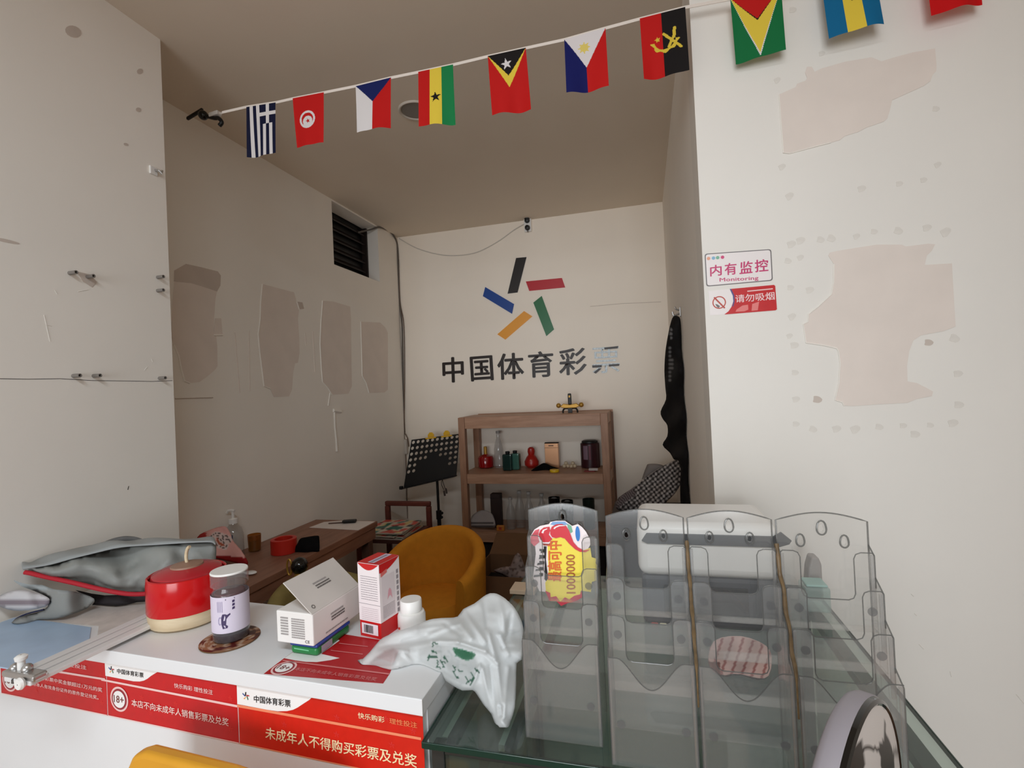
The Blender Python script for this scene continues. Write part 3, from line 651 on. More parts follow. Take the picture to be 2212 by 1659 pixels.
# ------------------------------------------------------------------ white shop counter with red banners
CU = Vector((0.99894, -0.046, 0)); CN = Vector((-0.046, -0.99894, 0)); CO = Vector((-0.377, 0.757, 0))
CP = Plane(CO, CU, (0, 0, 1)); CT = 0.95; TP = Plane(CO + Vector((0, 0, CT)), CU, -CN)
def cbox(a0, a1, d0, d1, z0, z1, mb=None):
    mb = mb or MB(); q = [CO + CU * a + (Vector((0, 1, 0)) if a > -.05 else -CN) * d for a, d in ((a0, d0), (a1, d0), (a1, d1), (a0, d1))]
    return mb.hexa([Vector((p.x, p.y, z0)) for p in q] + [Vector((p.x, p.y, z1)) for p in q])
ct = T('white_counter', 'white laminate shop counter with red banners along its front', 'counter', CO + CU * -.58 - CN * .13)
cbox(-1.15, 0, 0, .262, .922, CT).build('worktop', white_lam, ct, bevel=.0015)
cbox(-1.15, -.0, .0005, .002, .9225, CT - .001).build('edge_band', white_edge, ct)
cbox(-1.145, -.004, .006, .022, .0, .921).build('front_panel', white_lam, ct)
cbox(-.022, -.002, .023, .258, .0, .921).build('side_panel', white_lam, ct)
cbox(-1.145, -1.125, .023, .258, .0, .921).build('side_panel', white_lam, ct)
cbox(-1.124, -.023, .03, .25, .5, .518).build('shelf', white_lam, ct)
FPn = Plane(CO - CN * .006, CU, (0, 0, 1))
ZC_ = lambda L: zl(L, 500, 1440, 5.144); ZB_ = lambda L: zl(L, 220, 1400, 6.506); ZA_ = lambda L: zl(L, 0, 1380, 5.53)
def hitp(L): return [FPn.hit(*p) for p in L]
aC = FPn.hit(515, 1540)[0]; aB = FPn.hit(230, 1450)[0]; aA = FPn.hit(3, 1475)[0]
zb = sum(FPn.hit(*p)[1] for p in ((300, 1562), (517, 1608), (100, 1514))) / 3; zt = .9215
starm = [[(-.1, .5), (.1, .5), (-.0, -.05), (-.2, -.05)], [(.05, .1), (.6, .1), (.65, -.05), (.1, -.05)], [(.12, -.12), (.25, -.02), (.45, -.55), (.32, -.65)], [(-.05, -.2), (.1, -.12), (-.3, -.6), (-.45, -.5)], [(-.6, .3), (-.1, -.05), (-.15, -.2), (-.65, .15)]]
mini = [MATS['logo_black_bar'], MATS['logo_red_bar'], MATS['logo_green_bar'], MATS['logo_yellow_bar'], MATS['logo_blue_bar']]
def minilogo(pl, c, r, parent, off=.0018):
    for q, m in zip(starm, mini): ngon('logo_bar', pl, [(c[0] + a * r, c[1] + b * r) for a, b in q], m, parent, off, px=False)
def starfield(pl, a0, a1, b0, b1, parent, n, seed, off=.0009):
    rnd = random.Random(seed); mb = MB()
    for i in range(n):
        cx = a0 + (a1 - a0) * (i + .5) / n + rnd.uniform(-.006, .006); cy = b0 + (b1 - b0) * (.25 + .5 * ((i * 7) % 3) / 2); r = .009
        for q in starm:
            pts = [(cx + a * r, cy + b * r) for a, b in q]; ar = sum(pts[i][0] * pts[(i + 1) % 4][1] - pts[(i + 1) % 4][0] * pts[i][1] for i in range(4))
            if ar < 0: pts.reverse()
            mb.add([pl.P(a, b, off) for a, b in pts], [(0, 1, 2, 3)])
    o = mb.build('star_pattern', star_print, parent); o['kind'] = 'stuff'
def badge(pl, c, r, parent, off=.0015):
    disc('badge_rim', pl, c, r, pink_print, parent, off, px=False, n=36); disc('badge_ring', pl, c, r * .84, M('badge_maroon', (150, 30, 44), .4), parent, off + .0004, px=False, n=36)
    disc('badge_face', pl, c, r * .68, white_print, parent, off + .0008, px=False, n=36)
    text('18+', pl, (c[0] - r * .55, c[1] - r * .28), (c[0] + r * .55, c[1] - r * .28), (c[0] - r * .55, c[1] + r * .3), M('badge_text', (120, 60, 56), .4), parent, 'lettering', bold=.02, off=off + .0012, px=False)
def banner(name, lab, a0, a1, red, line):
    t = T(name, lab, 'sticker', FPn.P((a0 + a1) / 2, zb), 'red banners on the counter front')
    ngon('red_ground', FPn, [(a0, zb), (a1, zb), (a1, zt), (a0, zt)], red, t, off=.0002, thick=.0004, px=False)
    ngon('pale_border', FPn, [(a0, zb), (a1, zb), (a1, zb + .0022), (a0, zb + .0022)], line, t, off=.0012, px=False)
    starfield(FPn, a0 + .01, a1, zb + .012, zt - .045, t, 10, int(a0 * 1000)); starfield(FPn, (a0 + a1) / 2, a1, zt - .035, zt - .01, t, 4, 5)
    return t
bC = banner('counter_banner', 'right orange-red banner on counter front warning minors not to buy tickets', aC + .001, -.003, red_print2, orange_line)
ngon('white_tab', FPn, ZC_([(64, 205), (905, 330), (870, 365), (800, 410), (740, 450), (690, 475), (620, 490), (520, 492), (400, 475), (70, 412)]), white_print, bC, off=.0011)
ngon('line', FPn, ZC_([(70, 415), (2110, 782), (2110, 812), (70, 445)]), orange_line, bC, off=.0013)
minilogo(FPn, FPn.hit(*ZC_([(168, 315)])[0]), .0125, bC)
text('中国体育彩票', FPn, *ZC_([(258, 390), (664, 446), (256, 312)]), black_print, bC, bold=.014, off=.0018)
text('快乐购彩', FPn, *ZC_([(1413, 566), (1706, 618), (1413, 500)]), cream_print, bC, bold=.012, off=.0018)
text('理性投注', FPn, *ZC_([(1763, 624), (2068, 676), (1763, 562)]), M('faded_orange_print', (236, 132, 84), .4), bC, bold=.014, off=.0018)
text('未成年人不得购买彩票及兑奖', FPn, *ZC_([(386, 792), (2064, 1118), (386, 662)]), cream_print, bC, bold=.014, off=.0018)
bB = banner('counter_banner', 'middle red banner with an 18+ badge on counter front', aB + .001, aC - .001, red_print, pink_print)
ngon('white_tab', FPn, ZB_([(46, 165), (850, 305), (790, 330), (700, 385), (650, 425), (600, 452), (540, 465), (450, 462), (58, 385)]), white_print, bB, off=.0011)
ngon('line', FPn, ZB_([(0, 425), (1910, 795), (1910, 828), (0, 452)]), pink_print, bB, off=.0013)
minilogo(FPn, FPn.hit(*ZB_([(145, 292)])[0]), .0125, bB)
text('中国体育彩票', FPn, *ZB_([(225, 350), (596, 412), (225, 280)]), black_print, bB, bold=.010, off=.0018)
text('快乐购彩 理性投注', FPn, *ZB_([(1028, 548), (1570, 650), (1028, 482)]), pink_print, bB, bold=.010, off=.0018)
text('本店不向未成年人销售彩票及兑奖', FPn, *ZB_([(430, 808), (1792, 1092), (430, 706)]), M('light_pink_print', (246, 214, 206), .4), bB, bold=.012, off=.0018)
badge(FPn, FPn.hit(*ZB_([(255, 712)])[0]), .0255, bB)
bA = banner('counter_banner', 'leftmost red banner with two small text lines under the aluminium clip', aA, aB - .001, red_print, pink_print)
ngon('line', FPn, ZA_([(400, 328), (1262, 468), (1262, 492), (400, 352)]), pink_print, bA, off=.0013)
text('快乐购彩 理性投注', FPn, *ZA_([(470, 262), (1042, 364), (470, 215)]), pink_print, bA, bold=.010, off=.0018)
text('中国体育彩票中奖金额超过1万元的奖', FPn, *ZA_([(345, 450), (1232, 632), (345, 402)]), pink_print, bA, bold=.014, off=.0018)
text('金应当携带本人有效身份证件的原件登记兑奖。', FPn, *ZA_([(220, 515), (1188, 722), (220, 470)]), pink_print, bA, bold=.014, off=.0018)
badge(FPn, FPn.hit(*ZA_([(125, 490)])[0]), .0255, bA)
Z4 = lambda L: zl(L, 560, 1180, 5.529)
st = T('counter_top_sticker', 'dark red banner sticker lying flat on the counter top under the bag', 'sticker', TP.P(*TP.hit(700, 1440)))
ngon('red_ground', TP, Z4([(55, 1525), (290, 1345), (560, 1150), (760, 1010), (1240, 1090), (1700, 1160), (1560, 1520), (1480, 1640)]), M('dull_red_vinyl', (176, 20, 28), .4, .4), st, off=.0002, thick=.0003)
ngon('white_tab', TP, Z4([(300, 1342), (560, 1155), (765, 1018), (960, 1130), (740, 1290), (960, 1340), (850, 1365), (690, 1388), (560, 1385), (430, 1368)]), white_print, st, off=.0008)
ngon('line', TP, Z4([(290, 1362), (1560, 1525), (1545, 1540), (272, 1375)]), M('dull_pink_print', (214, 120, 120), .4), st, off=.0010)
for q in ([(960, 1160), (1300, 1200), (1296, 1208), (950, 1168)], [(860, 1245), (1240, 1290), (1236, 1300), (850, 1252)]): ngon('line', TP, Z4(q), MATS['dull_pink_print'], st, off=.0010)
badge(TP, TP.hit(*Z4([(295, 1460)])[0]), .0225, st, off=.001)
text('本店不向未成年人销售彩票及兑奖', TP, *Z4([(415, 1490), (1390, 1620), (450, 1450)]), MATS['dull_pink_print'], st, bold=.005, off=.0012)

# ------------------------------------------------------------------ things on the white counter
def base(px, py, z): return at_z(px, py, z)
# red lidded pot on a pale wooden base
c = Vector((-1.056, .943, CT)); pot = T('lidded_pot', 'round red lidded pot with pale wooden base and cord handle', 'pot', c)
MB().lathe([(.066, 0), (.077, .006), (.0805, .028), (.0805, .034)], c, 44, close=False).build('wooden_base', pale_wood, pot, smooth=True)
MB().lathe([(.0800, .0335), (.0815, .036), (.0812, .095), (.0800, .1105), (.077, .112), (.0745, .108)], c, 44, close=False).build('red_body', redc, pot, smooth=True)
MB().lathe([(.0735, .104), (.070, .114), (.055, .121), (.03, .125)], c, 44, close=False).build('red_lid', redc2, pot, smooth=True)
MB().lathe([(.034, .124), (.033, .128), (.012, .1315), (.001, .132)], c, 32, close=False).build('wooden_lid_disc', M('brown_lid_wood', (150, 116, 98), .5), pot, smooth=True)
MB().tube(spl([c + Vector((0, 0, .130)), c + Vector((-.002, 0, .142)), c + Vector((.000, 0, .156)), c + Vector((.005, .0, .166)), c + Vector((.010, 0, .168))]), .0036, 10).build('cord_handle', pale_wood, pot, smooth=True)
# jar with lilac label on a round picture coaster
c = Vector((-.874, .880, CT + .004)); jar = T('syrup_jar', 'clear jar of dark syrup with lilac label and white lid', 'jar', c)
MB().lathe([(.032, 0), (.0352, .004), (.0355, .02), (.0355, .092), (.0335, .1), (.031, .106), (.031, .112)], c, 40, close=False).build('glass_body', jar_gl, jar, smooth=True)
MB().lathe([(.0335, .002), (.0343, .02), (.0343, .024), (.0001, .024)], c, 36, close=False).build('syrup', syrup, jar, smooth=True)
MB().lathe([(.0335, .026), (.0335, .088), (.028, .098), (.0001, .1)], c, 36, close=False).build('fruit_content', M('dark_fruit', (92, 40, 48), .4, .4, var=.3, scale=50), jar, smooth=True)
MB().lathe([(.0361, .022), (.0363, .024), (.0363, .094), (.0361, .096)], c, 40, close=False).build('paper_label', lilac, jar, smooth=True)
MB().lathe([(.0345, .112), (.0362, .114), (.0362, .138), (.0345, .140)], c, 40, close=False).build('clear_cap', bottle_gl, jar, smooth=True)
MB().lathe([(.0358, .1385), (.0362, .1405), (.035, .1425), (.0001, .1425)], c, 40, close=False).build('white_lid', white_pl, jar, smooth=True)
LJ = Plane(c + Vector((0, 0, 0)), (math.cos(.72), math.sin(.72), 0), (0, 0, 1))
def jwrap(name, pts, mat):   # print on the round label: angle, height pairs
    mb = MB(); r = .0366; n = len(pts); a0 = math.radians(-48)
    mb.add([c + Vector((r * math.cos(a0 + math.radians(t)), r * math.sin(a0 + math.radians(t)), h)) for t, h in pts], [tuple(range(n))]); return mb.build(name, mat, jar)
jwrap('teapot_print', [(-22, .032), (-8, .033), (-6, .037), (-12, .040), (-10, .052), (-5, .056), (2, .060), (1, .063), (-8, .060), (-14, .062), (-22, .062), (-26, .055), (-26, .042)], purple)
jwrap('teapot_handle', [(-36, .044), (-33, .040), (-28, .040), (-28, .043), (-32, .043), (-33.5, .046), (-32, .053), (-27, .054), (-27, .057), (-33, .056), (-36, .051)], M('pale_purple_print', (160, 150, 180), .5))
for k in range(3): jwrap('brand_stroke', [(8 - k * .6, .083 - k * .007), (15, .084 - k * .007), (15, .089 - k * .007), (8, .088 - k * .007)], purple)
jwrap('brand_line', [(-12, .0895), (16, .0905), (16, .0935), (-12, .0925)], M('grey_purple_print', (126, 116, 138), .5))
for k in range(4): jwrap('text_column', [(-38 + k * 5, .066), (-36 + k * 5, .066), (-36 + k * 5, .088), (-38 + k * 5, .088)], MATS['pale_purple_print'])
c = Vector((-.872, .874, CT)); cs = T('coaster', 'round glossy coaster printed with brown food picture under the jar', 'coaster', c)
n = 60; vs = []; fs = []; cols = []
MB().lathe([(.056, 0), (.0575, .001), (.0575, .003)], c, 44, close=True).build('cork_base', cardb, cs)
g = 34
for j in range(g + 1):
    for i in range(44):
        r = .0574 * j / g; t = 2 * math.pi * i / 44; x, y = r * math.cos(t), r * math.sin(t); vs.append((c.x + x, c.y + y, c.z + .0032))
        nn = mnoise.noise(Vector((x * 60, y * 60, 3))); n2 = mnoise.noise(Vector((x * 120, y * 120, 9)))
        col = C3(88, 26, 20) if nn < -.05 else (C3(150, 104, 74) if n2 < .12 else C3(186, 160, 140))
        if y > .02 and nn < .2: col = C3(70, 34, 30)
        cols.append((*col, 1))
for j in range(g):
    for i in range(44): k2 = (i + 1) % 44; fs.append((j * 44 + i, (j + 1) * 44 + i, (j + 1) * 44 + k2, j * 44 + k2))
o = MB().add(vs, fs).build('picture_face', printed_gl, cs); paint_mesh(o.data, cols)
# green tin with white flap box on it
def quadbase(p, q, r, z): P0, P1, P2 = at_z(*p, z), at_z(*q, z), at_z(*r, z); return P0, P1, P2
f0, f1, b1 = Vector((-.700, .846, CT)), Vector((-.637, .843, CT)), Vector((-.619, .945, CT))
u = (f1 - f0); v = Vector((-u.y, u.x, 0)).normalized() * .105
tin = T('green_tin_box', 'low green and blue tin under the white flap box', 'tin', f0 + u / 2 + v / 2)
MB().obox(f0 + u / 2 + v / 2 + Vector((0, 0, .0095)), u * .5, v * .5, (0, 0, .0085)).build('green_body', green_tin, tin, bevel=.006, seg=3)
MB().obox(f0 + u / 2 + v / 2 + Vector((0, 0, .0205)), u * .515, v * .51, (0, 0, .0035)).build('blue_lid', blue_tin, tin, bevel=.003)
GP = Plane(f0, u, (0, 0, 1)); L = u.length
ngon('pale_print', GP, [(L * .15, .011), (L * .7, .010), (L * .7, .0125), (L * .15, .0135)], M('pale_green_print', (110, 190, 140), .4), tin, off=.0006, px=False)
GS = Plane(f1, v, (0, 0, 1)); ngon('pale_panel', GS, [(.012, .003), (.045, .003), (.045, .016), (.012, .016)], M('lilac_grey_print', (170, 164, 178), .5), tin, off=.0006, px=False)
ZT = .9742
w0, w1, w2 = at_z(599, 1386, ZT), at_z(677.6, 1397, ZT), at_z(776, 1339, ZT)
u = w1 - w0; v = Vector((-u.y, u.x, 0)).normalized(); ln = .150; hh = .062
wb = T('flap_box', 'white cardboard box with raised flap standing on the green tin', 'box', w0 + u / 2 + v * ln / 2)
MB().obox(w0 + u / 2 + v * ln / 2 + Vector((0, 0, hh / 2)), u * .5, v * ln / 2, (0, 0, hh / 2)).build('carton', cardw, wb, bevel=.0022)
h0 = w1 + Vector((0, 0, hh)); h1 = w1 + v * ln + Vector((0, 0, hh)); un = u.normalized()
fv = (-un * .066 + Vector((0, 0, .056)))
fn_ = v.cross(fv).normalized()
MB().prism([h0 - v * .001, h1, h1 + fv, h0 - v * .001 + fv], fn_ * -.002).build('flap', card_shaded, wb, bevel=.0006)
WF = Plane(w0, u, (0, 0, 1)); WS = Plane(w1, v, (0, 0, 1)); WL = Plane(h0, v, fv)
darkp = M('box_print', (104, 98, 96), .6); lightp = M('box_light_print', (160, 154, 152), .6)
Lu = u.length
def bars(pl, a0, a1, b0, b1, n, mat, parent, off=.0008, fill=.55, seed=1):
    rnd = random.Random(seed); mb = MB()
    for i in range(n):
        bb = b0 + (b1 - b0) * i / n; bt = bb + (b1 - b0) / n * fill; x = a0
        while x < a1:
            wd = rnd.uniform(.05, .16) * (a1 - a0); e = min(a1, x + wd); mb.add([pl.P(x, bb, off), pl.P(e, bb, off), pl.P(e, bt, off), pl.P(x, bt, off)], [(0, 1, 2, 3)]); x = e + .012 * (a1 - a0)
    o = mb.build('small_print', mat, parent); o['kind'] = 'stuff'; return o
bars(WF, Lu * .12, Lu * .33, .016, .053, 7, lightp, wb); bars(WF, Lu * .42, Lu * .78, .012, .052, 9, lightp, wb, seed=4); text('CE', WF, (Lu * .78, .005), (Lu * .9, .005), (Lu * .78, .0105), darkp, wb, off=.0008, px=False)
for pl, a0, b0, sx in ((WL, .052, .040, 1), (WS, .052, .026, 1)):
    for k, (dx, dy, ww, h_) in enumerate(((0, .012, .040, .006), (.002, 0, .042, .011))):
        q = [(a0 + dx, b0 + dy), (a0 + dx + ww, b0 + dy), (a0 + dx + ww, b0 + dy + h_), (a0 + dx, b0 + dy + h_)]
        if k: bars(pl, q[0][0], q[1][0], q[0][1], q[2][1], 2, darkp, wb, seed=7)
        else: bars(pl, q[0][0], q[1][0], q[0][1], q[2][1], 1, lightp, wb, seed=9)
bars(WS, .035, .105, .008, .013, 1, lightp, wb, seed=12)
rp = WL; mb = MB()
for k in range(12):
    t, t2 = 2 * math.pi * k / 12, 2 * math.pi * (k + .8) / 12
    mb.add([rp.P(.014 + r * math.cos(tt), .012 + r * math.sin(tt), .0008) for r, tt in ((.0025, t), (.0045, t), (.0045, t2), (.0025, t2))], [(0, 1, 2, 3)])
mb.build('round_mark', darkp, wb)['kind'] = 'stuff'
# red and white medicine carton
r0 = Vector((-.601, .938, CT)); r1 = Vector((-.546, .927, CT)); u = r1 - r0; v = Vector((-u.y, u.x, 0)).normalized() * .064; hm = .153
md = T('medicine_carton', 'tall white and red medicine carton with barcode near the counter back', 'box', r0 + u / 2 + v / 2)
MB().obox(r0 + u / 2 + v / 2 + Vector((0, 0, .0165)), u * .5, v * .5, (0, 0, .0165)).build('red_tray', M('carton_red', (196, 24, 26), .4), md, bevel=.0006)
MB().obox(r0 + u / 2 + v / 2 + Vector((0, 0, .093)), u * .512, v * .51, (0, 0, .060)).build('white_sleeve', M('carton_white', (236, 226, 226), .45), md, bevel=.0006)
top = r0 + Vector((0, 0, hm)); TPm = Plane(top + Vector((0, 0, .0003)), u, v); Lu = u.length; Lv = v.length
ngon('red_top', TPm, [(-.0005, 0), (Lu + .0005, 0), (Lu + .0005, Lv), (-.0005, Lv)], MATS['carton_red'], md, off=.0002, thick=.0003, px=False)
ngon('top_label', TPm, [(Lu * .42, .004), (Lu * .72, .004), (Lu * .72, Lv * .96), (Lu * .42, Lv * .96)], M('lilac_white', (206, 196, 214), .4), md, off=.001, px=False)
bars(TPm, Lu * .50, Lu * .64, .006, Lv * .9, 14, M('grey_lilac_print', (130, 122, 140), .4), md, off=.0014)
MF = Plane(r0 - v.normalized() * .0006, u, (0, 0, 1)); MS = Plane(r1 + u.normalized() * .0006, v, (0, 0, 1))
arc = [(Lu * t, hm - .0005 - .013 * math.sin(math.pi * t)) for t in [i / 12 for i in range(13)]]
ngon('red_arc', MF, arc, MATS['carton_red'], md, off=.0006, px=False)
ngon('red_arc', MS, [(Lv * t, hm - .0005 - .018 * math.sin(math.pi * min(1, t * .6 + .4)) * (1 if t < .99 else .95)) for t in [i / 12 for i in range(13)]] + [(Lv, hm), (0, hm)], MATS['carton_red'], md, off=.0006, px=False)
gp = M('carton_grey_print', (150, 142, 146), .5)
bars(MF, Lu * .12, Lu * .92, .078, .130, 11, gp, md, off=.0004, fill=.22, seed=3)
bars(MF, Lu * .12, Lu * .92, .036, .064, 7, M('carton_pale_print', (206, 192, 196), .5), md, off=.0004, fill=.3, seed=5)
MB().obox(MF.P(Lu / 2, .069, .0002), u * .51, (0, .0002, 0), (0, 0, .0004)).build('crease', gp, md)
ngon('barcode_label', MF, [(Lu * .1, .007), (Lu * .88, .007), (Lu * .88, .029), (Lu * .1, .029)], M('label_white', (232, 222, 226), .4), md, off=.0010, px=False)
mb = MB(); rnd = random.Random(2); x = Lu * .22
while x < Lu * .66:
    wd = rnd.choice((.0006, .001, .0015)); mb.add([MF.P(x, .010, .0016), MF.P(x + wd, .010, .0016), MF.P(x + wd, .026, .0016), MF.P(x, .026, .0016)], [(0, 1, 2, 3)]); x += wd + rnd.choice((.0006, .001))
mb.build('barcode', black_print, md)['kind'] = 'stuff'
ngon('pale_frame', MS, [(Lv * .1, .036), (Lv * .72, .036), (Lv * .72, .125), (Lv * .1, .125)], M('carton_frame', (222, 210, 212), .5), md, off=.0004, px=False)
bars(MS, Lv * .12, Lv * .7, .040, .066, 9, gp, md, off=.0008, fill=.3, seed=8); bars(MS, Lv * .82, Lv * .92, .036, .13, 8, gp, md, off=.0006, fill=.7, seed=9)
ngon('pink_bow_print', MS, [(Lv * .34, .074), (Lv * .40, .092), (Lv * .46, .096), (Lv * .54, .090), (Lv * .58, .072), (Lv * .50, .080), (Lv * .42, .080)], M('carton_pink', (220, 160, 170), .5), md, off=.0008, px=False)
ngon('red_logo', MS, [(Lv * .06, .126), (Lv * .36, .131), (Lv * .36, .139), (Lv * .06, .134)], M('carton_soft_red', (216, 110, 104), .5), md, off=.0008, px=False)
# pill bottle
c = Vector((-.506, .985, CT)); pb_ = T('pill_bottle', 'small white plastic pill bottle with screw cap behind the bag', 'bottle', c)
MB().lathe([(.0270, 0), (.0295, .003), (.0295, .030), (.027, .036), (.020, .039), (.020, .042)], c, 32, close=False).build('body', white_pl, pb_, smooth=True)
MB().lathe([(.0212, .038), (.0228, .040), (.0228, .060), (.0215, .0625), (.0001, .0625)], c, 36, close=False).build('cap', M('cap_white', (240, 238, 234), .4), pb_, smooth=True)
ngon('red_mark', Plane(c + Vector((0, -.0296, 0)), (1, 0, 0), (0, 0, 1)), [(-.016, .010), (-.012, .010), (-.012, .015), (-.016, .015)], red_pl, pb_, off=.001, px=False)
# aluminium newspaper clip: three bars, end clamp with wing nut
d0, d1 = Vector((-1.128, .652, CT + .012)), Vector((-1.118, .935, CT + .012)); dv = (d1 - d0); dn = dv.normalized(); ds = Vector((dn.y, -dn.x, 0))
cl = T('newspaper_clip', 'pale aluminium clip of three bars overhanging the counter front edge', 'clip', (d0 + d1) / 2)
for k, off in enumerate((-.026, 0.0, .026)):
    MB().obox((d0 + d1) / 2 + ds * off, dv * .5, ds * .0105, (0, 0, .0045)).build('bar', alu, cl, bevel=.002)
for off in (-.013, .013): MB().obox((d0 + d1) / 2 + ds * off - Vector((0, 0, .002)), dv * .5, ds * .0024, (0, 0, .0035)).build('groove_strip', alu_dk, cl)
MB().obox(d0 + dn * .012 + Vector((0, 0, .008)), dn * .012, ds * .044, (0, 0, .006)).build('end_clamp', steel, cl, bevel=.004)
e0 = d0 + dn * .014 + ds * -.012 + Vector((0, 0, .014))
MB().lathe([(.006, 0), (.006, .016), (.009, .017), (.010, .023), (.006, .026), (.001, .026)], e0, 14, close=False).build('thumb_screw', white_pl, cl, smooth=True)
MB().ball(e0 + ds * .016 + Vector((0, 0, .003)), .009, n=8).build('wing_nut', steel, cl, smooth=True); MB().ball(e0 - ds * .018 + Vector((0, 0, .001)), .008, n=8).build('wing_nut', steel, cl, smooth=True)
MB().lathe([(.001, -.004), (.009, -.004), (.011, 0), (.009, .004), (.001, .004)], d0 + ds * .02 - dn * .006 + Vector((0, 0, .002)), 18, ax=Matrix((ds, Vector((0, 0, 1)), -dn)).transposed(), close=False).build('end_knob', white_pl, cl, smooth=True)
# blue plastic folder and newsprint under it
mb = MB().prism([(-1.515, .80, CT), (-1.36, .70, CT), (-1.18, .695, CT), (-1.165, .80, CT), (-1.25, .865, CT), (-1.40, .872, CT), (-1.51, .872, CT)], (0, 0, .0025))
tag(mb.build('plastic_folder', blue_pl, bevel=.0008), 'pale blue plastic folder at left end of the counter', 'folder')
mb = MB().prism([(-1.50, .8735, CT), (-1.24, .8735, CT), (-1.158, .81, CT), (-1.158, .99, CT), (-1.50, .995, CT)], (0, 0, .0016))
tag(mb.build('folded_newspaper', news, bevel=.0005), 'folded newspaper lying beside the aluminium clip', 'newspaper')
# grey cloth bag
ZG = lambda L: zl(L, 0, 1130, 4.424)
def bagcol(x, y, d):
    nn = mnoise.noise(Vector((x * .02, y * .05, 1.5)))
    return C3(132 + 10 * nn, 134 + 10 * nn, 130 + 10 * nn)
gb = T('grey_cloth_bag', 'crumpled grey cloth bag with red lining leaning by the front left wall', 'bag', (-1.3, .95, CT))
up_ = ZG([(225, 450), (300, 425), (480, 395), (700, 335), (900, 285), (1120, 235), (1300, 215), (1500, 205), (1800, 185), (2010, 178), (2055, 200), (2068, 240), (2055, 400), (2000, 540), (1750, 620), (1460, 650), (1250, 662), (1000, 622), (700, 550), (400, 490)])
topz = lambda x, y: CT + .004
blob('body', up_, [(50, 1229, .885), (110, 1200, .93), (270, 1168, 1.03), (465, 1172, 1.09), (455, 1240, 1.07), (330, 1275, 1.00), (226, 1268, .955), (100, 1240, .89)], .034, 8, printed_soft, bagcol, gb, wr=.006, wf=14, minz=topz, seed=2.0, backk=.35, fold=creaser(ZG, [((330, 365), (700, 330), .006, 5), ((480, 390), (720, 340), -.006, 4), ((700, 350), (1050, 230), .008, 6), ((1050, 230), (1500, 200), .007, 5), ((1100, 240), (1480, 235), -.007, 4), ((1500, 200), (1980, 180), .006, 4), ((1520, 235), (1750, 215), -.006, 4), ((1150, 480), (1330, 360), -.012, 6), ((1200, 640), (1330, 540), .008, 6), ((1330, 560), (1500, 400), -.010, 8), ((1380, 520), (1640, 330), .007, 7), ((450, 520), (1000, 600), .007, 7), ((600, 450), (900, 420), .006, 12), ((1700, 300), (1900, 420), -.007, 9), ((1900, 300), (1980, 500), .006, 8), ((230, 430), (420, 400), -.008, 4), ((420, 300), (460, 400), -.006, 4)]))
fl_ = [(215, 440), (300, 425), (480, 395), (700, 335), (900, 285), (1120, 235), (1300, 215), (1500, 205), (1800, 185), (2010, 180), (2058, 205)]
bl_ = [(205, 398), (290, 372), (460, 315), (690, 252), (930, 204), (1130, 178), (1300, 168), (1500, 165), (1800, 158), (2005, 160), (2050, 186)]
dd_ = [.885, .892, .905, .93, .955, .98, 1.0, 1.02, 1.05, 1.075, 1.08]
fr_ = spl([at_y(*p, d - .006) for p, d in zip(ZG(fl_), dd_)], 5); bk_ = spl([at_y(*p, d + .055) for p, d in zip(ZG(bl_), dd_)], 5); vs = []; fs = []; nn_ = 7
for i, (a, b) in enumerate(zip(fr_, bk_)):
    for k in range(nn_):
        t = k / (nn_ - 1); p = a.lerp(b, t); p.z += .007 * math.sin(math.pi * t) + .004 * math.sin(i * .55 + 2.5 * t) * math.sin(math.pi * t); vs.append(p)
for i in range(len(fr_) - 1):
    for k in range(nn_ - 1): a = i * nn_ + k; fs.append((a, a + nn_, a + nn_ + 1, a + 1)[::-1])
ob = MB().add(vs, fs).build('top_fold', printed_soft, gb, solid=.003, fixn=False); ob.data.shade_smooth(); paint_mesh(ob.data, [(*C3(146, 150, 150), 1)] * len(vs))  # same cloth, tinted lighter and bluer to imitate sky light on top
rl = [(240, 470), (300, 480), (400, 505), (700, 570), (1000, 640), (1250, 678), (1470, 668), (1600, 640)]
dz = [.884, .888, .894, .91, .935, .96, .985, 1.0]
MB().tube(spl([at_y(*p, d - .004) for p, d in zip(ZG(rl), dz)]), [.0055] * 43, 10).build('red_lining', M('red_lining_cloth', (170, 14, 34), .7), gb, smooth=True)
lf = ZG([(130, 545), (260, 585), (400, 590), (515, 632), (720, 655), (900, 722), (860, 790), (780, 838), (500, 930), (150, 1000), (110, 960), (180, 900), (420, 830), (470, 740), (440, 700), (330, 650), (200, 600)])
blob('cuff', lf, [(30, 1255, .87), (110, 1275, .88), (200, 1295, .93), (110, 1340, .875), (35, 1352, .845), (100, 1300, .875)], .016, 7, printed, lambda x, y, d: C3(150, 156, 158) if y < 1276 else C3(134, 135, 132), gb, wr=.002, minz=topz, backk=.5)  # upper cuff coloured bluish as a painted highlight on the grey cloth
lf2 = ZG([(0, 690), (150, 640), (300, 650), (440, 700), (475, 740), (430, 800), (200, 840), (40, 815), (-60, 760)])
blob('inner_fold', lf2, [(0, 1290, .845), (100, 1292, .87), (50, 1315, .85)], .02, 7, printed, lambda x, y, d: C3(188, 186, 188) if y < 1296 or y > 1309 else C3(126, 116, 122), gb, wr=.002, minz=topz, backk=.5)
MB().tube(spl([at_y(*p, d) for p, d in zip(ZG([(420, 825), (250, 870), (150, 920), (118, 980), (130, 1005), (60, 1014), (-40, 1020)]), (.874, .862, .853, .846, .843, .842, .84))]), .0018, 6).build('navy_piping', M('navy_cloth', (22, 30, 70), .7), gb, smooth=True)
hp = ZG([(930, 200), (1000, 175), (1080, 145), (1180, 125), (1280, 128), (1360, 150), (1400, 172), (1300, 190), (1100, 215)])
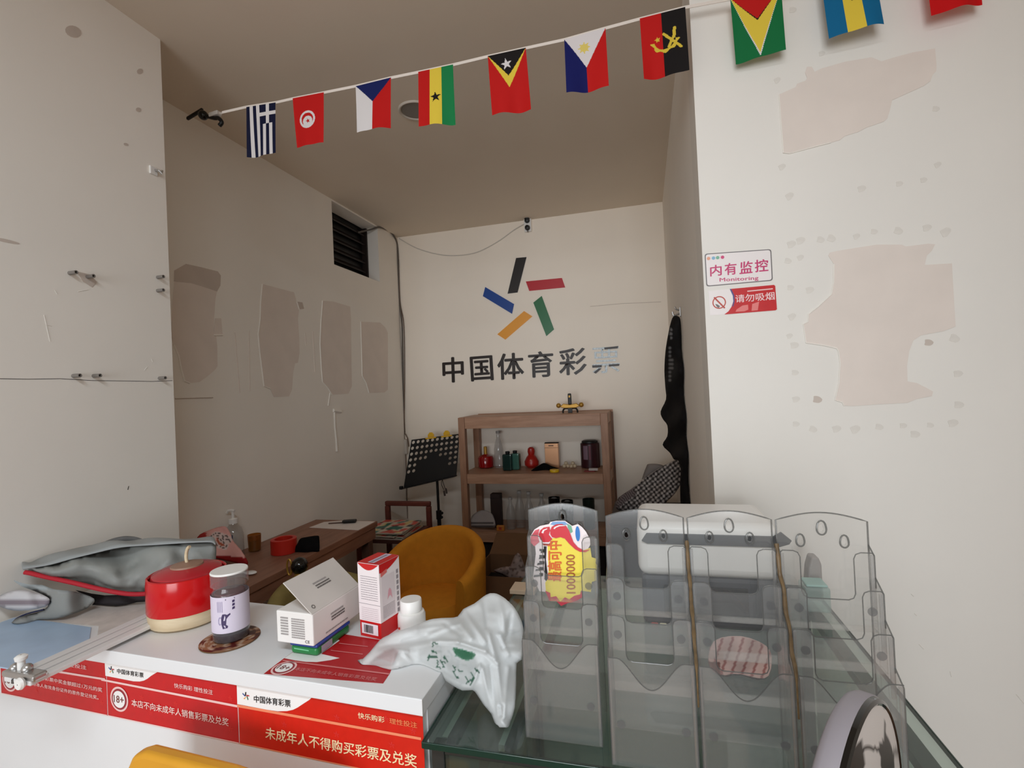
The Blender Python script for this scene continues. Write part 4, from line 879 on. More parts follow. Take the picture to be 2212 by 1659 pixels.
blob('rear_flap', hp, [(226, 1170, 1.02), (315, 1168, 1.05)], .015, 6, printed, lambda x, y, d: C3(112, 112, 112), gb, backk=.5)
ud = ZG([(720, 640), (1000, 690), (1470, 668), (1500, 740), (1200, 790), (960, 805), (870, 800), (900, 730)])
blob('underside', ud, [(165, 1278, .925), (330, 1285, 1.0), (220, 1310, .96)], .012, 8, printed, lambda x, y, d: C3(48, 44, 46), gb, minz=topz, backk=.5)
# white plastic carrier bag with green printing
ZP = lambda L: zl(L, 760, 1260, 5.028)
ob_ = ZP([(65, 885), (110, 830), (200, 740), (300, 620), (380, 570), (500, 520), (650, 470), (800, 410), (890, 385), (1050, 375), (1150, 360), (1210, 280), (1330, 220), (1420, 150), (1500, 108), (1590, 120), (1680, 180), (1770, 270), (1830, 380), (1862, 480), (1862, 640), (1845, 830), (1790, 870), (1785, 1100), (1770, 1350), (1725, 1500), (1700, 1560), (1660, 1588), (1590, 1575), (1550, 1520), (1515, 1420), (1430, 1320), (1360, 1210), (1310, 1160), (1200, 1165), (1080, 1100), (960, 1020), (820, 940), (680, 900), (520, 930), (420, 965), (250, 975), (90, 950)])
strokes = ZP([(890, 640), (920, 655), (870, 735), (925, 760), (830, 800), (930, 800), (835, 780), (832, 835), (880, 660), (880, 690),
              (1000, 800), (1040, 850), (930, 830), (935, 900), (960, 840), (1010, 860), (980, 870), (1000, 915), (925, 905), (960, 920),
              (1095, 900), (1125, 915), (1125, 915), (1115, 965), (1100, 960), (1150, 1030), (1160, 950), (1200, 955),
              (1240, 1010), (1255, 1060), (1300, 970), (1320, 1030), (1320, 1030), (1290, 1095), (1245, 1080), (1290, 1050), (1345, 930), (1380, 970)])
seal = ZP([(1090, 690), (1200, 715), (1320, 750), (1358, 770), (1310, 830), (1240, 845), (1120, 790)])
thin1 = ZP([(150, 880), (250, 790), (350, 720), (450, 690), (560, 720), (520, 800), (490, 900), (420, 920), (250, 930)]); thin2 = ZP([(700, 700), (900, 640), (1080, 660), (1350, 760), (1390, 900), (1290, 1110), (1180, 1120), (960, 980), (720, 860)])
def pbcol(x, y, d):
    for i in range(0, len(strokes), 2):
        if segd(x, y, strokes[i], strokes[i + 1]) < 2.0: return (*C3(60, 104, 84), .9)
    if inpoly(x, y, seal): return (*(C3(44, 112, 78) if edge_dist(x, y, seal) > 1.5 else C3(120, 160, 140)), .9)
    o = .90
    for t_ in (thin1, thin2):
        if inpoly(x, y, t_): o = .90 - (.50 if t_ is thin1 else .30) * min(1, edge_dist(x, y, t_) / 6.0)
    return (*C3(238, 240, 240), o)
def pbz(x, y):
    p = Vector((x, y, 0)) - CO; a = p.x * CU.x + p.y * CU.y
    return CT + .0005 if a < 0 else .8910
pbfold = creaser(ZP, [((300, 690), (900, 600), -.008, 6), ((680, 890), (960, 1020), .009, 4), ((960, 1020), (1300, 1160), .009, 4), ((880, 630), (1150, 640), .010, 4.5), ((1150, 640), (1450, 740), .010, 4.5), ((1450, 740), (1580, 870), .009, 5), ((1580, 870), (1630, 1300), .007, 4), ((1420, 930), (1500, 1330), .007, 4), ((1500, 900), (1560, 1400), -.006, 3.5), ((1700, 920), (1650, 1450), .009, 5),
    ((1770, 900), (1740, 1350), -.004, 4), ((1210, 300), (1450, 640), .009, 6), ((1430, 180), (1480, 520), -.006, 5), ((1480, 520), (1560, 820), .009, 5), ((1600, 140), (1660, 500), .007, 6), ((1740, 300), (1680, 620), -.006, 5), ((1600, 560), (1850, 500), .007, 4), ((1620, 580), (1700, 780), .006, 4), ((1650, 700), (1850, 690), -.005, 5), ((380, 600), (700, 500), .008, 5), ((700, 500), (1000, 460), .007, 5), ((560, 620), (850, 560), -.006, 5), ((850, 560), (1200, 420), .007, 5), ((1000, 430), (1180, 560), -.006, 5), ((1180, 440), (1300, 600), .007, 5),
    ((90, 900), (300, 650), .010, 4), ((90, 930), (420, 950), .010, 4), ((420, 950), (520, 900), .006, 4), ((480, 720), (430, 900), .005, 4), ((600, 740), (500, 720), .007, 4), ((650, 860), (560, 760), .006, 4), ((1390, 900), (1300, 1130), .009, 4), ((1340, 960), (1290, 1110), -.006, 3), ((1430, 1320), (1360, 1210), .006, 4), ((1600, 1480), (1680, 1560), .008, 5), ((1610, 1330), (1625, 1440), -.012, 3.6)])
pbag = blob('plastic_bag', ob_, [(775, 1440, .845), (850, 1450, .835), (950, 1462, .845), (1020, 1490, .845), (1090, 1573, .80), (1110, 1550, .82), (1130, 1430, .90), (1125, 1360, .96), (1060, 1282, .985), (1000, 1310, .96), (930, 1336, .93), (850, 1362, .895), (1000, 1400, .88)], .055, 3.4, bag_m, pbcol, None, wr=.003, wf=30, minz=pbz, smooth=2, backk=.45, fold=pbfold)
tag(pbag, 'crumpled white plastic carrier bag with green print draped over counter end', 'bag')

# ------------------------------------------------------------------ glass display counter
GX0, GX1, GY0, GY1, GZ = -.3745, .407, .745, 1.50, .89
gc = T('glass_counter', 'green-edged glass display counter beside the white counter', 'counter', ((GX0 + GX1) / 2, (GY0 + GY1) / 2, 0))
MB().box((GX0 + .002, GY0 + .002, GZ - .009), (GX1 - .002, GY1 - .002, GZ - .0005)).build('glass_top', glass_top, gc)
mb = MB()
for lo_, hi_ in (((GX0, GY0 - .001, GZ - .0105), (GX1, GY0 + .0015, GZ)), ((GX0, GY1 - .0015, GZ - .0105), (GX1, GY1 + .001, GZ)), ((GX0 - .001, GY0, GZ - .0105), (GX0 + .0015, GY1, GZ)), ((GX1 - .0015, GY0, GZ - .0105), (GX1 + .001, GY1, GZ))):
    MB().box(lo_, hi_).build('glass_edge', glass_edge, gc, bevel=.0008)
frame_m = M('dark_metal_frame', (52, 54, 52), .4, .5, metal=.4); inner_m = M('grey_green_board', (128, 136, 131), .6)
for x, y in ((GX0 + .022, GY0 + .022), (GX1 - .03, GY0 + .022), (GX0 + .022, GY1 - .03), (GX1 - .03, GY1 - .03)):
    MB().box((x - .011, y - .011, 0), (x + .011, y + .011, GZ - .012)).build('post', frame_m, gc, bevel=.002)
pale_rail = M('pale_metal_rail', (178, 184, 176), .35, .5, metal=.4)
MB().box((GX0 + .020, GY0 + .034, GZ - .024), (GX0 + .030, GY1 - .04, GZ - .012)).build('top_rail', pale_rail, gc)
MB().box((GX0 + .0305, GY0 + .034, GZ - .03), (GX0 + .044, GY1 - .04, GZ - .012)).build('top_rail', frame_m, gc)  # dark strip added for the shadow beside the pale rail
MB().box((-.256, GY0 + .034, GZ - .026), (-.246, GY1 - .04, GZ - .012)).build('cross_bar', pale_rail, gc)
MB().box((-.246, GY0 + .034, GZ - .03), (-.232, GY1 - .04, GZ - .012)).build('cross_bar', frame_m, gc)
MB().box((GX1 - .046, GY0 + .034, GZ - .03), (GX1 - .02, GY1 - .04, GZ - .012)).build('top_rail', frame_m, gc)
MB().box((GX0 + .034, GY0 + .012, GZ - .024), (GX1 - .042, GY0 + .020, GZ - .012)).build('top_rail', frame_m, gc)
MB().box((GX0 + .034, GY0 + .014, .26), (GX1 - .042, GY0 + .018, GZ - .026)).build('front_pane', glass_top, gc)
MB().box((GX0 + .013, GY0 + .034, .26), (GX0 + .017, GY1 - .042, GZ - .03)).build('side_pane', glass_top, gc)
MB().box((GX1 - .016, GY0 + .034, .26), (GX1 - .012, GY1 - .042, GZ - .03)).build('side_pane', glass_top, gc)
MB().box((GX0 + .034, GY1 - .03, .26), (GX1 - .042, GY1 - .018, GZ - .03)).build('back_panel', inner_m, gc)
MB().box((GX0 + .034, GY0 + .05, .62), (GX1 - .042, GY1 - .04, .626)).build('glass_shelf', glass_top, gc)
MB().box((GX0 + .034, GY0 + .034, 0), (GX1 - .042, GY1 - .043, .25)).build('base_cabinet', inner_m, gc)

# ------------------------------------------------------------------ clear brochure holders
HW = .121; HB = .086; ZTS = (.305, .260, .211, .158); YFS = (.068, .044, .022, .0)
def holder_front(zt, zbot, last):
    h = HW / 2; e = .026; pts = [(-h, zbot), (h, zbot)]
    if not last:
        cut = zt - .068; r = .009
        pts += [(h, zt - .003), (h - .003, zt), (h - e + r, zt), (h - e + r * .3, zt - r * .3), (h - e, zt - r), (h - e, cut + r), (h - e - r * .3, cut + r * .3), (h - e - r, cut)]
        pts += [(-x, y) for x, y in reversed(pts[2:])]
    else:
        for i in range(37):
            x = h - HW * i / 36; s = .5 + .5 * math.cos(math.pi * min(1, abs(x) / .047)); pts.append((x, zt - .042 * s ** .85))
    return pts
def make_holder(x, y, lab):
    t = T('brochure_holder', lab, 'brochure holder', (x, y + HB / 2, GZ), 'clear brochure holders on the glass counter'); h = HW / 2; o = Vector((x, y, GZ))
    V3 = lambda a, d, z: o + Vector((a, d, z))
    arch = [(-h + HW * i / 16, .345 + .012 * math.sin(math.pi * i / 16)) for i in range(17)]
    loops = [[(-h, 0), (h, 0)] + list(reversed(arch))]; rims = []
    for (kx, kz, kr) in ((0, .333, .0082), (-.029, .314, .0072), (.029, .314, .0072)):
        rim = []; hole = []
        for i in range(20):
            th = 2 * math.pi * i / 20; up1 = 1 + .55 * max(0, math.sin(th)) ** 3
            rim.append(V3(kx + .78 * kr * up1 * math.cos(th), HB - .003, kz + kr * up1 * math.sin(th))); hole.append((kx + .42 * kr * up1 * math.cos(th), kz + .5 * kr * up1 * math.sin(th)))
        rims.append(rim); loops.append(hole)
    pts2 = []; eds = []
    for lp in loops:
        k0 = len(pts2); pts2 += [Vector(p) for p in lp]; eds += [(k0 + q, k0 + (q + 1) % len(lp)) for q in range(len(lp))]
    cv, _, cf = delaunay_2d_cdt(pts2, eds, [], 0, 1e-6)[:3]; keep = []
    for f in cf:
        cx_ = sum(cv[q].x for q in f) / 3; cy_ = sum(cv[q].y for q in f) / 3
        if inpoly(cx_, cy_, loops[0]) and not any(inpoly(cx_, cy_, lp) for lp in loops[1:]): keep.append(tuple(f))
    MB().add([V3(p.x, HB, p.y) for p in cv], keep).build('back_panel', acr, t, solid=.0022, fixn=True)
    MB().tube([V3(-h, HB, .001)] + [V3(a, HB, z) for a, z in arch] + [V3(h, HB, .001)], .0012, 6).build('panel_edge', acr_rim, t, smooth=True)
    for rim in rims: MB().tube(rim, .0013, 6, closed=True).build('keyhole_rim', acr_rim, t, smooth=True)
    yprev = HB
    for k, (zt, yf) in enumerate(zip(ZTS, YFS)):
        last = k == 3; zb_ = 0.001 if last else zt - .112
        pts = holder_front(zt, zb_, last); n = len(pts); mb = MB().add([V3(a, yf, z) for a, z in pts], [tuple(range(n))])
        for s in (-1, 1):
            sl = .010 if k else .006
            mb.add([V3(s * h, yf, .001), V3(s * h, yprev, .001), V3(s * h, yprev, min(zt + sl, .34)), V3(s * h, yf, zt - .004)], [(0, 1, 2, 3) if s > 0 else (3, 2, 1, 0)])
        if not last: mb.add([V3(-h, yf, zb_), V3(h, yf, zb_), V3(h, yprev, zb_), V3(-h, yprev, zb_)], [(0, 1, 2, 3)])
        p = mb.build('pocket', acr, t, solid=.0018)
        MB().tube([V3(a, yf - .0003, z) for a, z in pts[2:]], .00085, 5).build('pocket_edge', acr_rim, p, smooth=True)
        for s in (-1, 1):
            MB().tube([V3(s * (h - .0022), yf + .0022, .002 if last else zt - .085), V3(s * (h - .0022), yf + .0022, zt - .004)], .0030, 10).build('rounded_corner', acr_corner, p, smooth=True)
            sl = .010 if k else .006
            MB().tube([V3(s * h, yf, zb_ if last else zt - .05), V3(s * h, yf, zt - .004), V3(s * h, yprev, min(zt + sl, .34))], .0010, 5).build('pocket_edge', acr_rim, p, smooth=True)
            if k >= 1:
                zz = (zt - .028) if not last else .062
                MB().lathe([(.0001, 0), (.006, 0), (.006, .0008), (.0001, .0008)], V3(s * (h - .015), yf - .0012, zz), 18, ax=Matrix(((1, 0, 0), (0, 0, -1), (0, 1, 0)))).build('round_boss', boss_m, p)
        yprev = yf
    return t
hs = [(-.150, .787, 'leftmost clear brochure holder with yellow and red price sticker'), (-.0115, .754, 'clear brochure holder second from left, with amber glue at its right'),
      (.1155, .752, 'clear brochure holder third from left, before the white printer'), (.2425, .751, 'rightmost clear brochure holder, behind the football-pattern disc')]
H = [make_holder(*a) for a in hs]
for k in (1, 2):
    x = (hs[k][0] + hs[k + 1][0]) / 2; o = Vector((x, hs[k][1], GZ)); rnd = random.Random(k); pts = []; rr = []
    prof = [(.075, .312), (.068, .296), (.062, .270), (.044, .256), (.040, .228), (.022, .208), (.018, .180), (.002, .160), (0, .10)]
    for a, b in spl([Vector((p[0], p[1], 0)) for p in prof], 4)[0:0] or [(p.x, p.y) for p in spl([Vector((p[0], p[1], 0)) for p in prof], 4)]:
        pts.append(o + Vector((0, a - .001, b))); rr.append(.0022 + .0012 * rnd.random() if b > .15 else .0014)
    MB().tube(pts, rr, 7).build('amber_glue_seam', amber_glue, H[k], smooth=True)
# price sticker inside the first holder
PS = Plane((-.150, .787 + HB - .006, GZ), (1, 0, 0), (0, 0, 1))
Z8 = lambda L: zl(L, 1120, 1070, 6.38)
ps = T('price_sticker', 'red, blue and yellow burst price sticker with handwritten number in leftmost holder', 'sticker', PS.P(*PS.hit(1212, 1215)))
def zs8(nm, L, m, off): return ngon(nm, PS, Z8(L), m, ps, off=off)
wht = M('sticker_white_rim', (240, 226, 226), .4); yel = M('sticker_yellow', (236, 214, 66), .4); srd = M('sticker_red', (206, 18, 40), .35); sbl = M('sticker_blue', (0, 112, 190), .35)
ngon('white_backing', PS, Z8([(160, 640), (165, 560), (220, 470), (300, 420), (420, 395), (440, 365), (520, 350), (640, 350), (740, 420), (820, 395), (880, 440), (930, 500), (985, 600), (990, 680), (940, 770), (860, 1320), (380, 1330), (290, 1320), (200, 1130), (240, 800), (230, 700)]), wht, ps, off=.0002, thick=.0003)
zs8('yellow_burst', [(470, 590), (600, 560), (880, 760), (990, 720), (1010, 850), (1075, 870), (1065, 930), (1085, 960), (1080, 1170), (1010, 1190), (1000, 1330), (860, 1310), (850, 1380), (760, 1400), (700, 1440), (640, 1410), (580, 1480), (530, 1400), (440, 1420), (380, 1330), (370, 1200), (420, 1130), (400, 700)], yel, .0010)
zs8('red_fringe', [(370, 1310), (440, 1340), (445, 1400), (520, 1385), (580, 1460), (640, 1400), (700, 1430), (770, 1380), (850, 1360), (870, 1310), (880, 1400), (820, 1440), (740, 1470), (680, 1480), (590, 1520), (520, 1450), (430, 1450), (400, 1380)], M('fringe_red', (196, 40, 64), .4), .0014)
for nm, q, m, off in (('blue_back_ball', [(440, 400), (470, 365), (540, 360), (640, 360), (680, 400), (560, 420)], M('pale_blue_print', (120, 160, 206), .4), .0010),
                      ('green_back_ball', [(670, 385), (730, 420), (750, 500), (720, 520), (680, 440)], M('soft_green_print', (110, 170, 140), .4), .0010),
                      ('pale_red_ball', [(165, 640), (175, 560), (230, 480), (290, 460), (270, 560), (290, 640), (220, 700)], M('pale_red_print', (214, 84, 96), .4), .0014),
                      ('red_ball', [(280, 540), (300, 480), (350, 440), (430, 430), (440, 480), (420, 540), (470, 600), (420, 640), (340, 640), (300, 600)], srd, .0018),
                      ('red_swoosh', [(440, 480), (460, 430), (520, 395), (600, 390), (660, 420), (700, 480), (730, 560), (760, 640), (820, 710), (900, 755), (990, 740), (930, 775), (850, 772), (780, 735), (700, 660), (640, 590), (580, 570), (520, 585), (465, 570), (440, 530)], srd, .0024),
                      ('swoosh_highlight', [(485, 455), (500, 430), (560, 405), (640, 405), (645, 415), (570, 420), (520, 440), (505, 458)], wht, .0030),
                      ('ball_highlight', [(320, 510), (340, 470), (400, 450), (400, 462), (360, 480), (345, 520)], wht, .0024),
                      ('brown_swoosh', [(330, 660), (420, 665), (480, 620), (470, 660), (420, 690), (350, 685)], M('brown_red_print', (150, 60, 44), .4), .0018),
                      ('logo_shadow', [(350, 700), (390, 700), (380, 880), (410, 1140), (385, 1175), (360, 1150), (365, 900)], black_print, .0018)):
    zs8(nm, q, m, off)
c8 = PS.hit(*Z8([(818, 525)])[0]); disc('blue_ball_rim', PS, c8, .0052, wht, ps, .0014, px=False, ry=.0152); disc('blue_ball', PS, c8, .0040, sbl, ps, .0020, px=False, ry=.0130)
for k in range(5):
    y0 = 1120 - k * 82; zs8('logo_stroke', [(210 + k * 24, y0), (340 + k * 8, y0 - 14), (344 + k * 8, y0 - 52), (290, y0 - 58), (292, y0 - 30), (218 + k * 24, y0 - 26)], black_print, .0022)
orng = M('orange_marker', (216, 92, 24), .5)
text('最高可中', PS, *Z8([(595, 1175), (595, 625), (405, 1175)]), orng, ps, 'lettering', bold=.02, off=.0022)
text('1000000', PS, *Z8([(790, 1345), (780, 810), (665, 1345)]), M('brown_orange_marker', (170, 88, 30), .5), ps, 'lettering', bold=.01, off=.0022)

# ------------------------------------------------------------------ things on the glass counter behind the holders
pr = T('printer', 'white rounded desk printer with dark base behind the brochure holders', 'printer', (.118, 1.31, GZ))
MB().box((-.034, 1.20, 1.005), (.268, 1.42, 1.128)).build('white_shell', white_pl, pr, bevel=.022, seg=4, smooth=True)
MB().prism([Vector(p) for p in ((-.024, 1.196, 1.088), (-.012, 1.196, 1.082), (.262, 1.196, 1.082), (.285, 1.196, 1.090), (.29, 1.196, 1.098), (.270, 1.196, 1.116), (.255, 1.196, 1.106), (-.012, 1.196, 1.106))], (0, .006, 0)).build('dark_slot', M('printer_slate', (70, 72, 74), .35), pr, bevel=.001)
MB().box((-.028, 1.21, GZ), (.262, 1.41, 1.006)).build('dark_base', M('printer_dark', (48, 50, 56), .3), pr, bevel=.01)
MB().box((.02, 1.206, .915), (.20, 1.211, .985)).build('front_window', black_gl, pr, bevel=.004)
pk = [(1542, 1385), (1600, 1374), (1655, 1395), (1668, 1430), (1652, 1485), (1604, 1500), (1556, 1480), (1530, 1436)]
def pkc(x, y, d):
    if x < 1556 and y > 1430: return C3(110, 60, 54)
    s = ((x * .75 + y * .25) % 17); return C3(168, 100, 96) if s < 4.5 else C3(224, 190, 184)
tag(blob('striped_pouch', pk, [(1545, 1390, 1.10), (1655, 1395, 1.12), (1640, 1490, 1.02), (1560, 1480, 1.02), (1600, 1430, 1.04)], .03, 3, printed, pkc, None, wr=.002, minz=GZ + .0015, backk=.6), 'pink striped cloth pouch lying behind the third brochure holder', 'pouch')
tb = T('glass_cube', 'pale teal glass cube seen through the rightmost holder', 'glass block', (.372, 1.36, GZ))
MB().box((.345, 1.33, GZ), (.400, 1.39, GZ + .058)).build('body', clear('teal_glass', (.78, .90, .87), .25, (.62, .80, .76), .08, 1.5), tb, bevel=.005)
MB().box((.349, 1.334, GZ + .0585), (.396, 1.386, GZ + .064)).build('lid', M('teal_lid', (150, 190, 182), .4), tb, bevel=.003)
gs = T('grey_stapler', 'grey stapler standing upright beside the glass cube', 'stapler', (.424, 1.34, GZ))
MB().hexa([(.402, 1.405, GZ), (.405, 1.405, GZ), (.405, 1.45, GZ), (.402, 1.45, GZ), (.402, 1.405, GZ + .02), (.405, 1.405, GZ + .02), (.405, 1.45, GZ + .02), (.402, 1.45, GZ + .02)]).build('foot', grey_pl, gs)
MB().prism([(.366, 1.40, GZ), (.404, 1.40, GZ), (.404, 1.40, GZ + .09), (.398, 1.40, GZ + .108), (.382, 1.40, GZ + .108), (.374, 1.40, GZ + .08)], (0, .04, 0)).build('body', M('warm_grey_plastic', (150, 144, 140), .5), gs, bevel=.005, seg=3)
o = at_z(1418, 1345, GZ); tg = T('red_tag', 'small red and cream tag lying before the printer', 'tag', o)
MB().box((o.x - .014, o.y - .01, GZ), (o.x + .006, o.y + .012, GZ + .022)).build('red_body', M('soft_red', (206, 90, 84), .5), tg, bevel=.004)
MB().box((o.x + .0065, o.y - .01, GZ), (o.x + .024, o.y + .008, GZ + .014)).build('cream_end', M('cream_plastic', (232, 222, 190), .5), tg, bevel=.003)
o = at_z(1122, 1272, GZ + .004); tag(MB().box((o.x - .02, o.y - .03, GZ + .0005), (o.x + .05, o.y + .03, GZ + .012)).build('note_pad', M('beige_pad', (196, 172, 146), .8), bevel=.001), 'beige note pad at the far left corner of the glass counter', 'note pad')

# ------------------------------------------------------------------ football-pattern bar stool in front of the glass counter
fn = Vector((.8512, -.5248, 0)).normalized(); fs_ = Vector((-fn.y, fn.x, 0)); fc = Vector((.1891, .561, .964)); RF = .1563
fb = T('football_stool', 'bar stool with round football-pattern back and grey rim, bottom right', 'stool', (fc.x - .1, fc.y + .0, 0))
AX = Matrix((fs_, Vector((0, 0, 1)), fn)).transposed()
if AX.determinant() < 0: AX = Matrix((-fs_, Vector((0, 0, 1)), fn)).transposed()
MB().lathe([(RF * .95, -.024), (RF * .985, -.021), (RF, -.016), (RF, -.004), (RF * .985, 0)], fc, 72, ax=AX).build('grey_rim', M('lilac_grey_vinyl', (146, 139, 144), .55), fb, smooth=True)
MB().lathe([(RF * .995, -.003), (RF * .988, .002), (RF * .962, .0035), (RF * .945, .002)], fc, 72, ax=AX, close=False).build('black_ring', black_gl, fb, smooth=True)
pR = [(.519, .655), (.31, .675), (.30, .60), (.34, .40), (.42, .22), (.72, .18), (.755, .396), (.69, .470)]; pLf = [(-.09, .935), (-.27, .965), (-.42, .90), (-.52, .74), (-.45, .58), (-.18, .62), (-.08, .80), (-.05, .85)]
pB = [(-.28, -.62), (0, -.48), (.28, -.62), (.2, -.95), (-.2, -.95)]
seams = [((-.058, .845), (.086, .777)), ((.086, .777), (.212, .703)), ((.212, .703), (.31, .655)), ((.745, .396), (.887, .322)), ((.887, .322), (1.0, .25)), ((.519, .655), (.56, .82)), ((.42, .22), (-.18, .62)), ((.42, .22), (.28, -.62)), ((-.45, .58), (-.28, -.62))]
vs = []; fs = []; cols = []; ng, na = 40, 96; sdir = Vector((AX[0][0], AX[1][0], AX[2][0]))
rightish = 1 if sdir.dot(RIGHT) > 0 else -1
for j in range(ng + 1):
    for i in range(na):
        r = j / ng; t = 2 * math.pi * i / na; s, v = r * math.cos(t), r * math.sin(t)
        vs.append(fc + AX @ Vector((s * RF * .955, v * RF * .955, .002 + .004 * (1 - r * r)))); x = s * rightish
        c_ = C3(214, 206, 200)
        if inpoly(x, v, pR) or inpoly(x, v, pLf) or inpoly(x, v, pB): c_ = C3(30, 22, 18)
        elif any(segd(x, v, a, b) < .014 for a, b in seams): c_ = C3(40, 32, 28)
        cols.append((*c_, 1))
for j in range(ng):
    for i in range(na): k2 = (i + 1) % na; fs.append((j * na + i, (j + 1) * na + i, (j + 1) * na + k2, j * na + k2))
o = MB().add(vs, fs).build('football_face', printed_gl, fb); o.data.shade_smooth(); paint_mesh(o.data, cols)
bx = fc - fn * .03
MB().obox((bx.x, bx.y, fc.z - RF - .02), fs_ * .03, fn * .006, (0, 0, .055)).build('back_bracket', black_m, fb, bevel=.003)
sx_ = bx + fn * .19
MB().lathe([(.13, .69), (.15, .70), (.15, .73), (.13, .745), (.0001, .75)], (sx_.x, sx_.y, 0), 40).build('seat', M('black_vinyl', (30, 28, 28), .45), fb, smooth=True)
MB().lathe([(.02, .03), (.02, .69)], (sx_.x, sx_.y, 0), 18).build('pole', steel, fb, smooth=True)
MB().lathe([(.18, 0), (.18, .012), (.05, .03), (.02, .032)], (sx_.x, sx_.y, 0), 40).build('foot_plate', steel, fb, smooth=True)
MB().obox(((bx.x + sx_.x) / 2, (bx.y + sx_.y) / 2, .745), (sx_ - bx) * .35, fs_ * .02, (0, 0, .008)).build('back_arm', black_m, fb)

# ------------------------------------------------------------------ mustard chair in front of the counter
yc = T('mustard_side_chair', 'bright mustard chair back at bottom left, in front of counter', 'chair', (-.66, .50, 0))
p0, p1 = at_y(300, 1612, .672), at_y(262, 1664, .672)
YF0 = .66
ua, ub = at_y(268, 1648, YF0), at_y(310, 1611, YF0)
zt_ = at_y(330, 1613, YF0).z - .014; x0 = at_y(262, 1662, YF0).x
ring = [(x0, .48), (x0 + .003, zt_ - .045), (x0 + .022, zt_ - .010), (x0 + .05, zt_), (x0 + .22, zt_ - .010), (x0 + .36, zt_ - .03), (x0 + .39, zt_ - .06), (x0 + .395, .48)]
MB().prism([Vector((a, YF0 - .0, b)) for a, b in ring], (0, .028, 0)).build('backrest', mustard_gl, yc, bevel=.009, seg=4, smooth=True)
MB().box((x0 - .01, .26, .43), (x0 + .405, .655, .475)).build('seat', mustard_gl, yc, bevel=.015, seg=3)
for sx in (x0 + .01, x0 + .38):
    for sy in (.29, .63): MB().box((sx - .013, sy - .013, 0), (sx + .013, sy + .013, .432)).build('leg', pale_wood, yc, bevel=.003)
for sx in (x0 + .06, x0 + .33): MB().box((sx - .012, .63, .474), (sx + .012, .66, .60)).build('back_support', mustard_dk, yc)

# ------------------------------------------------------------------ desk in the recess and what lies on it
DZ = .766
dk = T('wooden_desk', 'long brown wooden desk against the recess left wall', 'desk', (-1.65, 1.93, 0))
MB().box((XL + .002, 1.37, DZ - .03), (-1.452, 2.475, DZ)).build('desktop', desk_w, dk, bevel=.002)
MB().box((-1.475, 1.39, DZ - .09), (-1.458, 2.46, DZ - .031)).build('apron', desk_w, dk)
MB().box((XL + .02, 2.44, DZ - .09), (-1.476, 2.458, DZ - .031)).build('apron', desk_w, dk)
for x in (XL + .03, -1.485):
    for y in (1.42, 2.42): MB().box((x - .024, y - .024, 0), (x + .024, y + .015, DZ - .031)).build('leg', wood('desk_leg_wood', (84, 56, 44), (100, 70, 54), (12, 12, 2)), dk, bevel=.003)
o = Vector((-1.765, 1.79, DZ)); o = at_z(508, 1195, DZ); o = Vector((-1.80, 1.845, DZ))
sb = T('soap_bottle', 'clear pump soap bottle with dark blue label on the desk', 'bottle', o)
MB().lathe([(.036, 0), (.04, .006), (.04, .10), (.034, .125), (.018, .142), (.016, .15)], o, 28, close=False).build('body', bottle_gl, sb, smooth=True)
MB().lathe([(.019, .148), (.019, .168), (.010, .17), (.006, .172), (.006, .20)], o, 20).build('pump_collar', white_pl, sb, smooth=True)
MB().tube([o + Vector((.010, .0, .203)), o + Vector((-.005, 0, .206)), o + Vector((-.025, 0, .203)), o + Vector((-.032, 0, .193))], .0055, 8).build('pump_spout', white_pl, sb, smooth=True)
MB().add([o + Vector((.0408 * math.cos(t), .0408 * math.sin(t), z)) for z in (.03, .105) for t in [math.radians(-115 + 8 * k) for k in range(9)]], [(k, k + 1, k + 10, k + 9) for k in range(8)]).build('blue_label', M('navy_label', (22, 44, 84), .5), sb)
o = Vector((-1.768, 1.93, DZ)); am = T('amber_glass_cup', 'amber gold glass cup next to the soap bottle', 'cup', o)
MB().lathe([(.022, 0), (.026, .004), (.029, .075), (.027, .075), (.024, .006), (.0001, .005)], o, 24, close=False).build('bowl', amber_gl, am, smooth=True)
MB().lathe([(.0235, .006), (.0255, .05), (.0001, .05)], o, 20, close=False).build('gold_content', M('gold_content', (170, 112, 30), .4, .5), am, smooth=True)
o = Vector((-1.605, 1.925, DZ)); tr = T('tape_roll', 'orange-red roll of tape on the desk beside a black pouch', 'tape roll', o)
MB().lathe([(.052, 0), (.055, .002), (.055, .062), (.052, .064), (.040, .064), (.038, .062), (.038, .002), (.040, 0), (.052, 0)], o, 36, close=False).build('tape', red_pl, tr, smooth=True)
bp_ = [(624, 1190), (640, 1178), (648, 1164), (662, 1160), (686, 1157), (690, 1164), (690, 1190), (684, 1196), (655, 1198), (628, 1198)]
tag(blob('black_pouch', bp_, [(626, 1194, 1.93), (690, 1160, 1.99), (688, 1194, 1.95), (655, 1197, 1.935)], .022, 4, cloth_black, lambda x, y, d: (0.02, .02, .02), None, minz=DZ + .001, wr=.002), 'black cloth pouch slumped beside the orange-red tape roll', 'pouch')
q = [at_z(*p, DZ) for p in ((668, 1140), (700, 1128), (738, 1125), (815, 1127), (806, 1132), (782, 1146))]; q[3].x = min(q[3].x, -1.455)
q = [Vector((min(p.x, -1.456), min(p.y, 2.465), DZ + .0004)) for p in q]
tag(MB().prism(q, (0, 0, .0012)).build('paper_sheet', paperw), 'white paper sheet at the far end of the desk', 'paper')
o = at_z(748, 1127, DZ + .008); hb = T('black_comb', 'black comb with thin brown handle lying on the white paper', 'comb', o)
MB().obox(o + Vector((.02, 0, .004)), (.035, .012, 0), (-.005, .014, 0), (0, 0, .007)).build('head', black_m, hb, bevel=.004)
